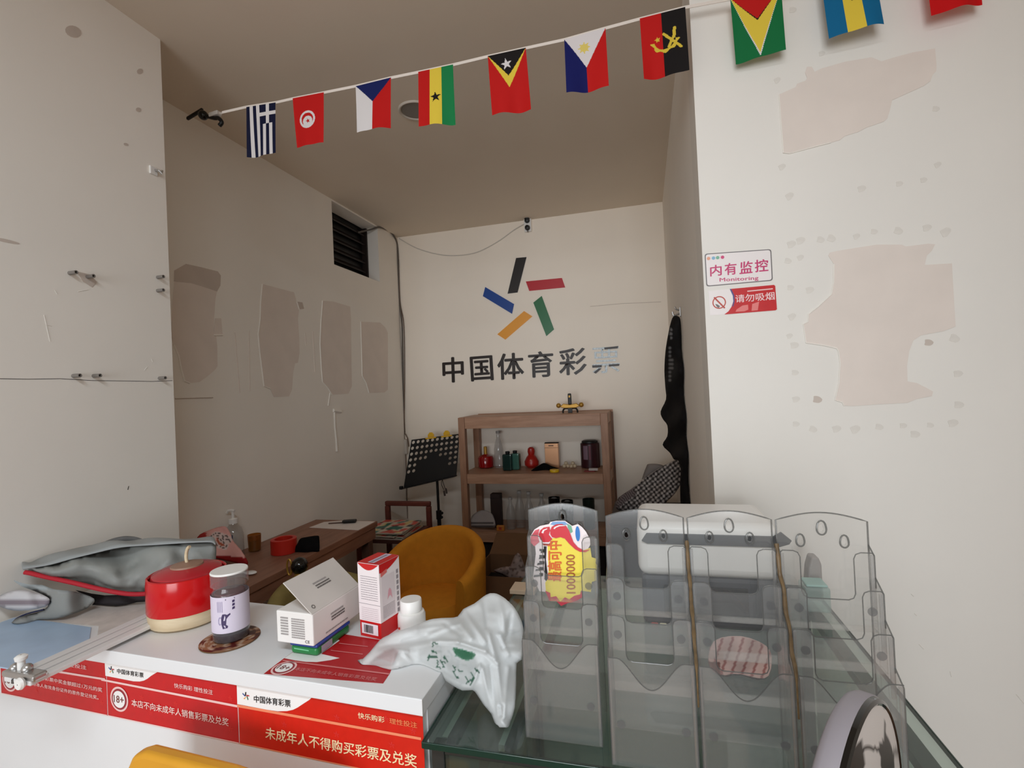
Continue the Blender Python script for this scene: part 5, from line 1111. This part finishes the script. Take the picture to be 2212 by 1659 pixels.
MB().tube([o + Vector((-.015, -.006, -.003)), o + Vector((-.09, -.03, -.004))], .004, 8).build('handle', M('brown_handle', (92, 70, 60), .6), hb, smooth=True)
o = Vector((-1.545, 1.66, DZ)); sp_ = T('white_spoon', 'small white plastic spoon at the near desk edge', 'spoon', o)
MB().ball(o + Vector((0, 0, .008)), .02, sx=1.3, sy=.9, sz=.35, n=8).build('bowl', white_pl, sp_, smooth=True)
MB().tube([o + Vector((-.02, 0, .008)), o + Vector((-.10, -.02, .006))], .004, 8).build('handle', white_pl, sp_, smooth=True)
ZD = lambda L: zl(L, 380, 1070, 6.506)
sn = ZD([(300, 590), (440, 500), (600, 445), (700, 440), (760, 530), (800, 640), (900, 760), (980, 880), (1010, 960), (960, 980), (800, 940), (560, 890), (420, 900), (300, 800)])
drg = ZD([(460, 600), (560, 530), (640, 545), (700, 620), (770, 610), (690, 560), (760, 650), (720, 665), (640, 590), (570, 560), (530, 640), (600, 720), (690, 745), (720, 700), (640, 640), (600, 600)])
def snc(x, y, d):
    for i in range(len(drg) - 1):
        s = segd(x, y, drg[i], drg[i + 1])
        if s < 1.0: return C3(50, 34, 34)
        if s < 3.2: return C3(206, 184, 178)
    if 468 < x < 490 and 1160 < y < 1182: return C3(160, 84, 60)
    if y > 1198 + (x - 460) * .10 and y > 1200: return C3(140, 24, 26)
    if x < 446 and y < 1170: return C3(180, 56, 54)
    return C3(214, 158, 150)
tag(blob('snack_packet', sn, [(430, 1170, 1.66), (490, 1140, 1.70), (533, 1218, 1.60), (440, 1205, 1.60)], .035, 3, printed, snc, None, minz=DZ + .001, wr=.003), 'pink snack packet with white swirl drawing behind the grey bag', 'packet')
o = Vector((-1.765, 1.70, DZ)); tbx = T('clear_tub', 'clear plastic tub with pale lid behind the snack packet', 'tub', o)
MB().lathe([(.05, 0), (.058, .10), (.056, .10), (.048, .004), (.0001, .003)], o, 28, close=False).build('body', bottle_gl, tbx, smooth=True)
MB().lathe([(.061, .1005), (.062, .113), (.055, .117), (.0001, .117)], o, 28, close=True).build('lid', M('pale_lid', (206, 198, 192), .5), tbx, smooth=True)

# ------------------------------------------------------------------ tub chairs
def tub_chair(name, lab, c, yaw, r, ztop, mat, legm):
    t = T(name, lab, 'chair', c); R = Matrix.Rotation(yaw, 3, 'Z'); c = Vector(c); n = 48; vs = []; fs = []
    th0 = math.radians(118); wth = .062; m = 12
    for i in range(n + 1):
        th = -th0 + 2 * th0 * i / n; f = max(0, (1 + math.cos(th * 1.02)) / 2) ** .75; zt2 = .50 + (ztop - .50) * f
        prof = [(r, .20), (r + .012, .40), (r + .02, zt2 - .05)] + [(r + .02 - wth / 2 + wth / 2 * math.cos(a), zt2 - .03 + .032 * math.sin(a)) for a in [math.pi * k / 6 for k in range(7)]] + [(r - wth + .015, zt2 - .06), (r - wth, .40)]
        m = len(prof)
        for rr, z in prof: vs.append(c + R @ Vector((rr * math.sin(th), rr * math.cos(th), z)))
    for i in range(n):
        for k in range(m - 1): fs.append((i * m + k, i * m + k + 1, (i + 1) * m + k + 1, (i + 1) * m + k))
    fs.append(tuple(range(m))); fs.append(tuple(range(n * m + m - 1, n * m - 1, -1)))
    MB().add(vs, fs).build('shell', mat, t, smooth=True, fixn=True)
    MB().lathe([(r - wth - .004, .30), (r - wth - .002, .42), (r - wth - .02, .45), (.05, .458), (.0001, .458)], c, 40).build('seat_cushion', mat, t, smooth=True)
    for a in (45, 135, 225, 315):
        p = c + R @ Vector((r * .72 * math.cos(math.radians(a)), r * .72 * math.sin(math.radians(a)), 0)); MB().lathe([(.012, 0), (.018, .20), (.018, .302)], p, 12).build('leg', legm, t, smooth=True)
    return t
tub_chair('tub_chair', 'mustard fabric tub chair facing the counter, before the wooden shelf', (-1.062, 2.30, 0), -.10, .250, .735, mustard, dark_m)
tub_chair('tub_chair', 'khaki tub chair half hidden behind the white flap box', (-1.115, 1.63, 0), 1.35, .240, .765, khaki, dark_m)
o = at_y(647, 1222, 1.66); bo = T('black_ball_ornament', 'glossy black ball with gold rim on the khaki chair back', 'ornament', o)
o.z = max(o.z, .795)
MB().ball(o, .032, n=14).build('ball', black_gl, bo, smooth=True)
MB().tube([o + Vector((-.012, -.02 + .033 * math.cos(t) * 0, 0)) + Vector((.010 * math.cos(t) - .018, .0, .030 * math.sin(t))) for t in [2 * math.pi * k / 20 for k in range(20)]], .0035, 6, closed=True).build('gold_rim', gold, bo, smooth=True)
MB().lathe([(.02, -.045), (.024, -.04), (.016, -.026)], o, 16).build('base_ring', gold, bo, smooth=True)

# ------------------------------------------------------------------ red wooden chair with magazines, music stand
rc = T('red_wooden_chair', 'dark red wooden chair with magazines in the back left corner', 'chair', (-1.585, 2.92, 0))
cy0, cy1, cx0, cx1 = 2.74, 3.10, -1.735, -1.432
for x in (cx0, cx1):
    MB().box((x - .016, cy1 - .016, 0), (x + .016, cy1 + .016, .700)).build('back_post', redwood, rc, bevel=.006)
    MB().box((x - .016, cy0 - .016, 0), (x + .016, cy0 + .016, .575)).build('leg', redwood, rc, bevel=.004)
    MB().box((x - .012, cy0 + .017, .535), (x + .012, cy1 - .017, .575)).build('seat_rail', redwood, rc)
MB().box((cx0 - .016, cy1 - .014, .6995), (cx1 + .016, cy1 + .014, .732)).build('top_rail', redwood, rc, bevel=.008)
MB().box((cx0 + .013, cy0 + .005, .555), (cx1 - .013, cy1 - .017, .575)).build('seat', M('dark_red_seat', (70, 34, 26), .6), rc)
mg = None
for k in range(5):
    a = .12 * math.sin(k * 2.3); cc = Vector((-1.585 - .02 + .012 * math.cos(k * 1.7), 2.905 + .012 * math.sin(k * 2.9), .5755 + k * .0088)); vs = []; fs = []; cols = []; nx, ny = 30, 24
    mz = T('magazine', ['bottom magazine of the stack on the red chair', 'second lowest magazine of the stack on the red chair', 'middle magazine of the stack on the red chair', 'second magazine from the top on the red chair', 'topmost colourful magazine of the stack on the red chair'][k], 'magazine', cc, 'magazines stacked on the red chair')
    ux, uy = Vector((math.cos(a), math.sin(a), 0)), Vector((-math.sin(a), math.cos(a), 0))
    MB().obox(cc + Vector((0, 0, .0038)), ux * .135, uy * .15, (0, 0, .0037)).build('pages', M('page_edges', (190, 176, 160), .8), mz)
    for j in range(ny + 1):
        for i in range(nx + 1):
            p = cc + ux * (.136 * (2 * i / nx - 1)) + uy * (.151 * (2 * j / ny - 1)) + Vector((0, 0, .0080)); vs.append(p)
            n1, n2 = mnoise.noise(Vector((i * .16, j * .16, k * 5))), mnoise.noise(Vector((i * .2 + 9, j * .2, k * 7)))
            col = C3(206, 196, 178)
            if n1 > .18: col = C3(206, 80, 66)
            elif n1 < -.22: col = C3(36, 110, 96)
            elif n2 > .25: col = C3(60, 52, 48)
            elif n2 < -.25: col = C3(222, 196, 128)
            cols.append((*col, 1))
    for j in range(ny):
        for i in range(nx): a_ = j * (nx + 1) + i; fs.append((a_, a_ + 1, a_ + nx + 2, a_ + nx + 1))
    ob = MB().add(vs, fs).build('cover', printed_gl, mz); paint_mesh(ob.data, cols)
ms = T('music_stand', 'black perforated music stand between red chair and wooden shelf', 'music stand', (-1.47, 3.34, 0))
q = [at_y(889, 950, 3.40), at_y(993, 937, 3.40), at_y(986, 1026, 3.32), at_y(872, 1053, 3.32)]
nc, nr = 10, 8; mb = MB()
def sp2(u, v): return (q[0] * (1 - u) + q[1] * u) * (1 - v) + (q[3] * (1 - u) + q[2] * u) * v
for j in range(nr):
    for i in range(nc):
        u0, u1, v0, v1 = i / nc, (i + 1) / nc, j / nr, (j + 1) / nr
        hole = (j in (0, 1, 2)) or (j == 3 and (i < 4 or i > 5)) or (j in (4, 5) and (i < 2 or i > 7))
        cs4 = [sp2(u0, v0), sp2((u0 + u1) / 2, v0), sp2(u1, v0), sp2(u1, (v0 + v1) / 2), sp2(u1, v1), sp2((u0 + u1) / 2, v1), sp2(u0, v1), sp2(u0, (v0 + v1) / 2)]
        if not hole: mb.add([cs4[0], cs4[2], cs4[4], cs4[6]], [(3, 2, 1, 0)]); continue
        inn = []
        for k in range(8):
            t = math.radians(-135 + 45 * k); inn.append(sp2((u0 + u1) / 2 + .032 * math.cos(t), (v0 + v1) / 2 + .036 * math.sin(t)))
        mb.add(cs4 + inn, [(8 + (k + 1) % 8, 8 + k, k, (k + 1) % 8)[::-1] for k in range(8)])
mb.build('perforated_plate', M('black_steel', (17, 16, 17), .5, .4), ms, solid=.0014)
dn_ = Vector((0, -1, .2)).normalized()
MB().obox((q[3] + q[2]) / 2 + Vector((0, -.018, -.004)), (q[2] - q[3]) * .51, (0, .02, 0), (0, 0, .004)).build('ledge', MATS['black_steel'], ms, bevel=.002)
MB().obox(q[3] + Vector((-.004, -.03, .004)), (.012, 0, 0), (0, .012, 0), (0, 0, .012)).build('ledge_end', black_m, ms, bevel=.004)
px_ = at_y(943, 1040, 3.37).x
MB().tube([(px_, 3.385, .50), (px_ - .002, 3.385, .92)], .0095, 12).build('pole', black_m, ms, smooth=True)
MB().tube([(px_ + .004, 3.385, .10), (px_, 3.385, .56)], .0145, 12).build('outer_pole', black_m, ms, smooth=True)
MB().lathe([(.02, .54), (.02, .60)], (px_, 3.385, 0), 16).build('clamp', black_m, ms, smooth=True); MB().ball((px_ + .028, 3.375, .585), .011).build('clamp_knob', black_m, ms, smooth=True); MB().ball((px_ + .026, 3.375, .555), .010).build('clamp_knob', black_m, ms, smooth=True)
MB().tube([(px_ - .002, 3.384, .91), (px_, 3.375, .95)], .018, 10).build('tilt_joint', black_m, ms, smooth=True)
for a in (90, 210, 330):
    MB().tube([(px_ + .004, 3.385, .20), (px_ + .004 + .17 * math.cos(math.radians(a)), 3.385 + .17 * math.sin(math.radians(a)), .008)], .008, 8).build('leg', black_m, ms, smooth=True)
for (px0, py0, lab) in ((931, 944, 'left yellow clip on top edge of the music stand'), (965, 940, 'right yellow clip on top edge of the music stand')):
    o = at_y(px0, py0, 3.398); kc = T('yellow_clip', lab, 'clip', o, 'yellow clips on the music stand'); ym = M('yellow_plastic', (226, 176, 30), .4)
    MB().prism([o + Vector((-.042, -.008, -.016)), o + Vector((.042, -.008, -.008)), o + Vector((.042, -.008, .002)), o + Vector((-.042, -.008, -.006))], (0, .014, 0)).build('jaw', ym, kc, bevel=.002)
    MB().prism([o + Vector((-.024, -.006, -.003)), o + Vector((.024, -.006, .001)), o + Vector((.026, -.006, .018)), o + Vector((.012, -.006, .034)), o + Vector((-.010, -.006, .034)), o + Vector((-.024, -.006, .016))], (0, .010, 0)).build('grip', ym, kc, bevel=.004, seg=3)
o = at_y(952, 1036, 3.36); ec = T('earphone_cord', 'pair of dark plugs on a thin cord hanging below the music stand', 'cord', o)
MB().tube(spl([at_y(955, 1032, 3.355), at_y(958, 1045, 3.36), at_y(962, 1056, 3.36)]), .0022, 6).build('cord', dark_m, ec, smooth=True)
MB().tube(spl([at_y(957, 1030, 3.352), at_y(954, 1046, 3.36), at_y(959, 1058, 3.36)]), .0022, 6).build('cord', dark_m, ec, smooth=True)
MB().tube([at_y(963, 1055, 3.36), at_y(965, 1066, 3.36)], .007, 8).build('plug', M('brown_plug', (72, 54, 46), .5), ec, smooth=True); MB().tube([at_y(959, 1060, 3.355), at_y(961, 1071, 3.355)], .0075, 8).build('plug', MATS['brown_plug'], ec, smooth=True)

# ------------------------------------------------------------------ wooden shelf unit and its contents
SX0, SX1, SY0, SY1 = -1.255, -.238, 3.25, 3.598; S1, S2, S3 = 1.275, .886, .49
sh = T('wooden_shelf', 'light oak open shelf unit against the back wall', 'shelf', ((SX0 + SX1) / 2, (SY0 + SY1) / 2, 0))
for x in (SX0, SX1 - .046):
    for y in (SY0, SY1 - .046): MB().box((x, y, 0), (x + .046, y + .046, S1 - .001)).build('post', wood('shelf_post', (146, 104, 78), (168, 126, 98), (16, 16, 2)), sh, bevel=.002)
for z in (S1, S2, S3, .12):
    MB().box((SX0 + .002, SY0 + .012, z - .018), (SX1 - .002, SY1 - .002, z)).build('shelf_board', shelf_w, sh)
    MB().box((SX0 + .047, SY0 + .003, z - (.078 if z > 1 else .066)), (SX1 - .047, SY0 + .0115, z - .001)).build('front_rail', shelf_w, sh, bevel=.0015)
    MB().box((SX0 + .003, SY0 + .047, z - .07), (SX0 + .014, SY1 - .047, z - .019)).build('side_rail', shelf_w, sh); MB().box((SX1 - .014, SY0 + .047, z - .07), (SX1 - .003, SY1 - .047, z - .019)).build('side_rail', shelf_w, sh)
MB().box((SX0 + .03, SY1 + .002, S1 - .01), (SX1 + .012, SY1 + .014, S1 + .006)).build('back_board', shelf_w, sh)
MB().box((SX1 + .001, SY1 + .002, 0), (SX1 + .014, SY1 + .014, S1 - .011)).build('side_strip', wood('strip_wood', (120, 84, 62), (140, 102, 78), (16, 16, 2)), sh)
def on(px, py, z, y=None):
    p = at_z(px, py, z); p.y = max(SY0 + .06, min(SY1 - .07, p.y)) if y is None else y; p.x = at_y(px, py, p.y).x; p.z = z + .0007; return p
o = on(1232, 892, S1, 3.42); orn = T('sword_ornament', 'small gold and black stand ornament on top of the shelf', 'ornament', o)
for s in (-1, 1):
    MB().tube(spl([o + Vector((s * .05, 0, .0)), o + Vector((s * .048, 0, .018)), o + Vector((s * .036, 0, .030)), o + Vector((s * .012, 0, .030))]), .006, 8).build('leg', black_m, orn, smooth=True)
    MB().ball(o + Vector((s * .078, -.004, .052)), .017, n=8).build('gold_knob', gold, orn, smooth=True)
MB().prism([o + Vector((-.07, -.012, .042)), o + Vector((-.04, -.012, .032)), o + Vector((.04, -.012, .032)), o + Vector((.07, -.012, .044)), o + Vector((.045, -.012, .064)), o + Vector((0, -.012, .056)), o + Vector((-.045, -.012, .064))], (0, .022, 0)).build('gold_body', gold, orn, bevel=.004)
MB().box((o.x - .014, o.y - .010, .0 + o.z), (o.x + .014, o.y + .010, o.z + .032)).build('centre_foot', black_m, orn)
MB().box((o.x - .012, o.y - .009, o.z + .056), (o.x + .012, o.y + .009, o.z + .132)).build('black_post', black_m, orn, bevel=.006, seg=3)
MB().box((o.x - .005, o.y - .011, o.z + .105), (o.x + .005, o.y - .0095, o.z + .118)).build('gold_inlay', gold, orn)
def item(name, lab, cat, o, grp=None): return T(name, lab, cat, o, grp)
o = on(1050, 1004, S2); t = item('perfume_bottle', 'red round bottle with gold cap at left of the middle shelf', 'bottle', o)
MB().lathe([(.045, 0), (.056, .008), (.058, .07), (.05, .086), (.02, .096), (.016, .10)], o, 30).build('body', M('red_glass', (150, 10, 16), .12, .6), t, smooth=True)
MB().lathe([(.013, .098), (.013, .15), (.010, .156)], o, 18).build('cap', gold, t, smooth=True)
o = on(1079, 1010, S2); t = item('tall_clear_bottle', 'tall empty clear bottle beside the red bottle', 'bottle', o)
MB().lathe([(.030, 0), (.034, .006), (.034, .13), (.028, .17), (.014, .215), (.014, .25)], o, 24).build('body', bottle_gl, t, smooth=True)
MB().lathe([(.016, .2505), (.016, .268)], o, 16).build('cap', M('clear_cap_grey', (150, 144, 138), .4), t, smooth=True)
for (a, b, lab, tint) in ((1098, 1016, 'dark green square glass bottle, left of a green pair', (20, 48, 44)), (1114, 1014, 'lighter green square glass bottle with black stopper', (64, 108, 96))):
    o = on(a, b, S2); t = item('green_bottle', lab, 'bottle', o, 'green bottles on the middle shelf')
    MB().box((o.x - .034, o.y - .03, o.z), (o.x + .034, o.y + .03, o.z + .115)).build('body', M('green_glass_%d' % a, tint, .15, .6), t, bevel=.01, seg=3)
    MB().lathe([(.014, .115), (.016, .122), (.016, .132), (.01, .134)], o, 16).build('stopper', black_m, t, smooth=True)
o = on(1149, 1008, S2); t = item('gourd_bottle', 'red gourd-shaped bottle in the middle of the shelf', 'bottle', o)
MB().lathe([(.03, 0), (.05, .018), (.052, .045), (.036, .075), (.022, .092), (.027, .115), (.024, .136), (.012, .146)], o, 28).build('body', M('red_gourd', (176, 34, 26), .3), t, smooth=True)
MB().ball(o + Vector((.004, -.042, .05)), .014, sx=.8, sy=.5, n=8).build('pale_mark', M('pale_gourd_mark', (200, 120, 110), .4), t, smooth=True)
o = on(1194, 1008, S2); t = item('copper_box', 'upright rose-gold foil box on the middle shelf', 'box', o)
MB().box((o.x - .049, o.y - .02, o.z), (o.x + .049, o.y + .02, o.z + .172)).build('foil_carton', copper, t, bevel=.002)
MB().box((o.x - .0495, o.y - .0208, o.z + .140), (o.x + .0495, o.y - .0195, o.z + .142)).build('lid_line', dark_m, t); MB().box((o.x - .02, o.y - .0212, o.z + .152), (o.x + .016, o.y - .0203, o.z + .160)).build('dark_crest', M('copper_print', (120, 84, 60), .5), t)
MB().box((o.x - .0492, o.y - .0202, o.z + .1722), (o.x + .0492, o.y + .0202, o.z + .176)).build('dark_top', dark_m, t)
p_ = [(1148, 1016), (1160, 1008), (1175, 1000), (1190, 1006), (1206, 1012), (1204, 1018), (1170, 1020), (1150, 1019)]
tag(blob('dark_cloth', p_, [(1150, 1018, 3.36), (1205, 1016, 3.36), (1178, 1002, 3.44)], .02, 4, cloth_black, lambda x, y, d: (.02, .02, .02), None, minz=S2 + .001), 'crumpled dark cloth before the rose-gold box', 'cloth')
o = on(1198, 1021, S2, 3.33); tag(MB().lathe([(.030, 0), (.032, .003), (.032, .014), (.030, .017)], o, 28).build('yellow_tin', M('yellow_lid', (224, 184, 34), .4), smooth=True), 'small flat yellow tin at the front of the middle shelf', 'tin')
pearl = M('cream_bead', (206, 188, 158), .35)
bead0 = None
for k, (dx, dy, dz) in enumerate(((0, 0, 0), (.026, .006, 0), (.05, -.004, 0), (.074, .004, 0), (.013, .004, .020), (.062, .0, .020))):
    o = on(1219, 1011, S2) + Vector((dx, dy, dz + .013))
    lab = ['leftmost cream bead right of the rose-gold box', 'second cream bead from the left on the middle shelf', 'third cream bead of the bottom row', 'rightmost cream bead of the bottom row, near the canister', 'left bead resting on top of the cream beads', 'right bead resting on top of the cream beads'][k]
    if bead0 is None: bead0 = tag(MB().ball(o, .0135, n=10).build('cream_bead', pearl, smooth=True), lab, 'bead', 'cream beads on the middle shelf'); b0 = o
    else:
        b = bead0.copy(); COL.objects.link(b); b.location = bead0.location + (o - b0); b['label'] = lab
o = on(1276, 1004, S2); t = item('maroon_canister', 'dark maroon round canister at right end of the middle shelf', 'canister', o)
MB().lathe([(.06, 0), (.066, .004), (.066, .165), (.062, .17)], o, 32).build('body', M('maroon_tin', (50, 16, 24), .3, .5), t, smooth=True)
MB().lathe([(.056, .1705), (.056, .182), (.045, .188)], o, 28).build('lid', black_m, t, smooth=True)
for a0, a1, m_ in ((-128, -98, M('lilac_label2', (120, 96, 110), .5)), (-92, -80, M('wine_band', (96, 20, 44), .5))):
    MB().add([o + Vector((.0668 * math.cos(math.radians(a)), .0668 * math.sin(math.radians(a)), z)) for z in (.06, .155) for a in [a0 + (a1 - a0) * i / 6 for i in range(7)]], [(i, i + 1, i + 8, i + 7) for i in range(6)]).build('label', m_, t)
o = on(1272, 1016, S2, 3.34); t = item('scrap_packet', 'flattened red and white packet before the maroon canister', 'packet', o)
MB().box((o.x - .03, o.y - .015, o.z), (o.x + .04, o.y + .02, o.z + .006)).build('red_wrap', M('dull_red_wrap', (130, 36, 38), .6), t, bevel=.002); MB().box((o.x + .0, o.y - .01, o.z + .0065), (o.x + .06, o.y + .014, o.z + .022)).build('white_wrap', M('off_white_wrap', (180, 172, 168), .6), t, bevel=.003)
# lower shelf
o = on(1085, 1118, S3); o.y = 3.40; t = item('dark_tube_box', 'tall dark brown tube box on the lower shelf', 'box', o)
MB().box((o.x - .036, o.y - .03, o.z), (o.x + .036, o.y + .03, o.z + .235)).build('box', M('dark_brown_card', (44, 24, 20), .6), t, bevel=.004)
MB().box((o.x - .0365, o.y - .0305, o.z + .205), (o.x + .0365, o.y + .0305, o.z + .2065)).build('lid_line', black_m, t)
cupm = bottle_gl; cup0 = None
for k, (px0, dy, hgt, lab) in enumerate(((1103, .0, .20, 'left clear bottle beside the dark tube box'), (1123, .05, .235, 'second clear bottle on the lower shelf'), (1143, .0, .24, 'third, tallest clear bottle on the lower shelf'), (1171, .06, .215, 'clear bottle right of the tallest one'))):
    o = at_y(px0, 1100, 3.36 + dy); o.z = S3 + .0007; t = item('clear_bottle', lab, 'bottle', o, 'clear bottles on the lower shelf'); r = .031 + .003 * (k % 2)
    MB().lathe([(r * .9, 0), (r, .006), (r, hgt * .5), (r * .85, hgt * .66), (r * .4, hgt * .85), (r * .4, hgt)], o, 22).build('body', bottle_gl, t, smooth=True)
    MB().lathe([(r * .48, hgt + .0005), (r * .48, hgt + .016)], o, 14).build('cap', M('pale_bottle_cap', (170, 166, 162), .4), t, smooth=True)
for k, (px0, dy, hgt, m_, lab) in enumerate(((1198, .04, .21, black_gl, 'dark glass tumbler with pale highlights, left one'), (1226, .02, .195, black_gl, 'lower dark glass tumbler, right of the first'), (1272, .05, .20, M('dark_green_cup', (24, 34, 28), .3), 'dark green cup at right of the lower shelf'))):
    o = at_y(px0, 1100, 3.36 + dy); o.z = S3 + .0007; t = item('dark_tumbler', lab, 'cup', o, 'dark cups on the lower shelf')
    MB().lathe([(.030, 0), (.037, .01), (.041, hgt), (.038, hgt), (.034, .012), (.0001, .01)], o, 24, close=False).build('bowl', m_, t, smooth=True)
    if k < 2: MB().ball(o + Vector((0, -.004, hgt - .012)), .022, sz=.7, n=8).build('pale_highlight', M('pale_highlight', (120, 122, 122), .3), t, smooth=True)  # pale ball stands in for the highlight in the dark glass
p_ = [(1014, 1128), (1022, 1112), (1040, 1102), (1058, 1106), (1067, 1118), (1069, 1140), (1040, 1141), (1016, 1138)]
tag(blob('tissue_packet', p_, [(1015, 1136, 3.30), (1068, 1138, 3.30), (1040, 1104, 3.36)], .03, 4, printed, lambda x, y, d: C3(56, 50, 50) if (1127 < y < 1130 or 1135 < y < 1137) else C3(168, 160, 158), None, minz=S3 + .001, wr=.004), 'white plastic tissue packet at left of the lower shelf', 'packet')
o = at_y(1081, 1140, 3.30); o.z = S3 + .0007; t = item('orange_packet', 'small orange packet beside the tissue packet', 'packet', o)
MB().box((o.x - .026, o.y - .012, o.z), (o.x + .03, o.y + .012, o.z + .038)).build('wrap', M('orange_wrap', (190, 120, 44), .5), t, bevel=.006, seg=3); MB().box((o.x - .008, o.y - .0128, o.z + .010), (o.x + .012, o.y - .0120, o.z + .028)).build('red_print', M('orange_red_print', (170, 60, 40), .5), t)

# ------------------------------------------------------------------ jacket, pillow and boxes in the recess
ZJ = lambda L: zl(L, 1320, 640, 3.458)
ho = at_x(1470, 674, XR); hk2 = T('coat_hook', 'small metal coat hook on the recess right wall', 'hook', ho)
MB().obox(ho + Vector((-.003, 0, 0)), (.003, 0, 0), (0, .018, 0), (0, 0, .022)).build('plate', steel, hk2, bevel=.002)
MB().tube(spl([ho + Vector((-.004, -.0, -.006)), ho + Vector((-.03, 0, -.014)), ho + Vector((-.036, 0, .004))]), .005, 8).build('arm', steel, hk2, smooth=True); MB().tube(spl([ho + Vector((-.004, 0, .008)), ho + Vector((-.02, 0, .016)), ho + Vector((-.024, 0, .026))]), .004, 8).build('arm', steel, hk2, smooth=True)
jk = ZJ([(465, 152), (500, 148), (518, 175), (525, 260), (535, 400), (550, 600), (560, 800), (575, 960), (590, 1200), (595, 1400), (600, 1600), (540, 1600), (520, 1560), (515, 1400), (520, 1290), (500, 1225), (470, 1220), (440, 1170), (385, 1110), (420, 1045), (420, 965), (385, 915), (370, 860), (410, 770), (405, 680), (398, 560), (405, 420), (425, 290), (445, 200)])
def jcol(x, y, d):
    for a, b, w_ in (((455, 175), (440, 400), .9), ((440, 400), (437, 630), 1.0), ((462, 420), (450, 620), .7)):
        a, b = ZJ([a, b])
        if segd(x, y, a, b) < w_: return C3(120, 118, 118)
    return C3(18, 15, 15)
jack = blob('hanging_jacket', jk, [(1455, 690, 2.46), (1470, 690, 2.42), (1436, 800, 2.62), (1475, 800, 2.42), (1430, 890, 2.66), (1486, 900, 2.42), (1435, 958, 2.66), (1490, 985, 2.42), (1492, 1095, 2.42), (1478, 1095, 2.52)], .05, 5, printed, jcol, None, wr=.002, wf=5, backk=.5)
for v in jack.data.vertices:
    wx = v.co.x + jack.location.x
    if wx > XR - .003: v.co.x = XR - .003 - jack.location.x
tag(jack, 'long black jacket with thin white stripes hanging on the right recess wall', 'jacket')
pl_ = ZJ([(30, 1560), (60, 1500), (150, 1440), (230, 1370), (300, 1320), (400, 1260), (480, 1222), (530, 1212), (540, 1280), (530, 1350), (520, 1400), (480, 1470), (420, 1530), (360, 1590), (200, 1610), (60, 1600)])
def pcol(x, y, d):
    c_, s_ = math.cos(math.radians(-38)), math.sin(math.radians(-38)); a = (x - 1400) * c_ + (y - 1050) * s_; b = -(x - 1400) * s_ + (y - 1050) * c_
    if a < -30 and b < -2: return C3(120, 108, 108) if int(a / 2.4) % 2 else C3(60, 52, 52)
    i, j = int(math.floor(a / 4.0)), int(math.floor(b / 4.0)); k = (i % 2) + (j % 2)
    return C3(28, 24, 24) if k == 0 else (C3(186, 178, 174) if k == 2 else C3(100, 94, 92))
tag(blob('checked_pillow', pl_, [(1335, 1098, 2.86), (1400, 1040, 2.90), (1475, 1000, 2.88), (1440, 1085, 2.80)], .07, 2.6, printed, pcol, None, minz=.735, smooth=2, backk=.5), 'black and white checked pillow leaning against the right recess wall', 'pillow')
sc2 = [(1388, 1030), (1396, 1008), (1402, 1002), (1425, 1003), (1432, 1010), (1400, 1035), (1386, 1044)]
tag(blob('grey_scarf', sc2, [(1390, 1035, 2.935), (1430, 1006, 2.925)], .04, 4, printed, lambda x, y, d: C3(130, 122, 118), None, backk=.5), 'pale grey cloth peeping out behind the checked pillow', 'cloth')
cb = T('dark_cabinet', 'dark low cabinet carrying the checked pillow', 'cabinet', (-.02, 2.90, 0))
MB().box((-.205, 2.66, .02), (.172, 3.14, .725)).build('body', M('dark_cabinet_wood', (40, 30, 28), .6), cb, bevel=.004); MB().box((-.21, 2.65, .726), (.173, 3.145, .734)).build('top', M('dark_cabinet_top', (52, 42, 40), .5), cb)
for z0, z1 in ((.04, .36), (.375, .71)): p = MB().box((-.195, 2.646, z0), (.162, 2.659, z1)).build('drawer', MATS['dark_cabinet_wood'], cb, bevel=.002); MB().box((-.06, 2.634, (z0 + z1) / 2 - .006), (.02, 2.645, (z0 + z1) / 2 + .006)).build('handle', steel, p, bevel=.002)
for x in (-.19, .15): MB().box((x - .015, 2.68, 0), (x + .015, 3.12, .02)).build('foot', black_m, cb)
bx_ = T('cardboard_box', 'open brown cardboard box on the floor right of the mustard tub chair', 'box', (-.72, 2.72, 0))
X0, X1, Y0, Y1, ZH = -.96, -.50, 2.56, 2.92, .46
for lo_, hi_ in (((X0, Y0, 0), (X1, Y0 + .005, ZH)), ((X0, Y1 - .005, 0), (X1, Y1, ZH)), ((X0, Y0 + .006, 0), (X0 + .005, Y1 - .006, ZH)), ((X1 - .005, Y0 + .006, 0), (X1, Y1 - .006, ZH))): MB().box(lo_, hi_).build('side', cardb, bx_)
MB().box((X0 + .006, Y0 + .006, .0), (X1 - .006, Y1 - .006, .35)).build('inner_carton', dark_m, bx_)
MB().prism([(X0, Y1 - .002, ZH + .001), (X1, Y1 - .002, ZH + .001), (X1 - .02, Y1 + .10, ZH + .10), (X0 + .02, Y1 + .10, ZH + .10)], (0, .004, 0)).build('flap', cardb, bx_)
p_ = [(1066, 1232), (1090, 1224), (1102, 1222), (1112, 1200), (1122, 1196), (1134, 1225), (1138, 1252), (1110, 1252), (1085, 1242)]
tag(blob('crumpled_paper', p_, [(1070, 1232, 2.70), (1135, 1230, 2.66), (1120, 1250, 2.64)], .05, 4, printed, lambda x, y, d: C3(150, 132, 126) if mnoise.noise(Vector((x * .15, y * .15, 0))) > -.2 else C3(96, 78, 70), None, wr=.015, wf=22, minz=.352), 'crumpled white paper inside the cardboard box', 'paper')
dg = T('dark_crate', 'dark crate under the lower shelf behind the cardboard box', 'crate', (-.75, 3.40, .12))
MB().box((-1.18, 3.31, .121), (-.30, 3.54, .40)).build('body', dark_m, dg, bevel=.01); MB().box((-1.185, 3.30, .401), (-.295, 3.545, .412)).build('rim', black_m, dg)
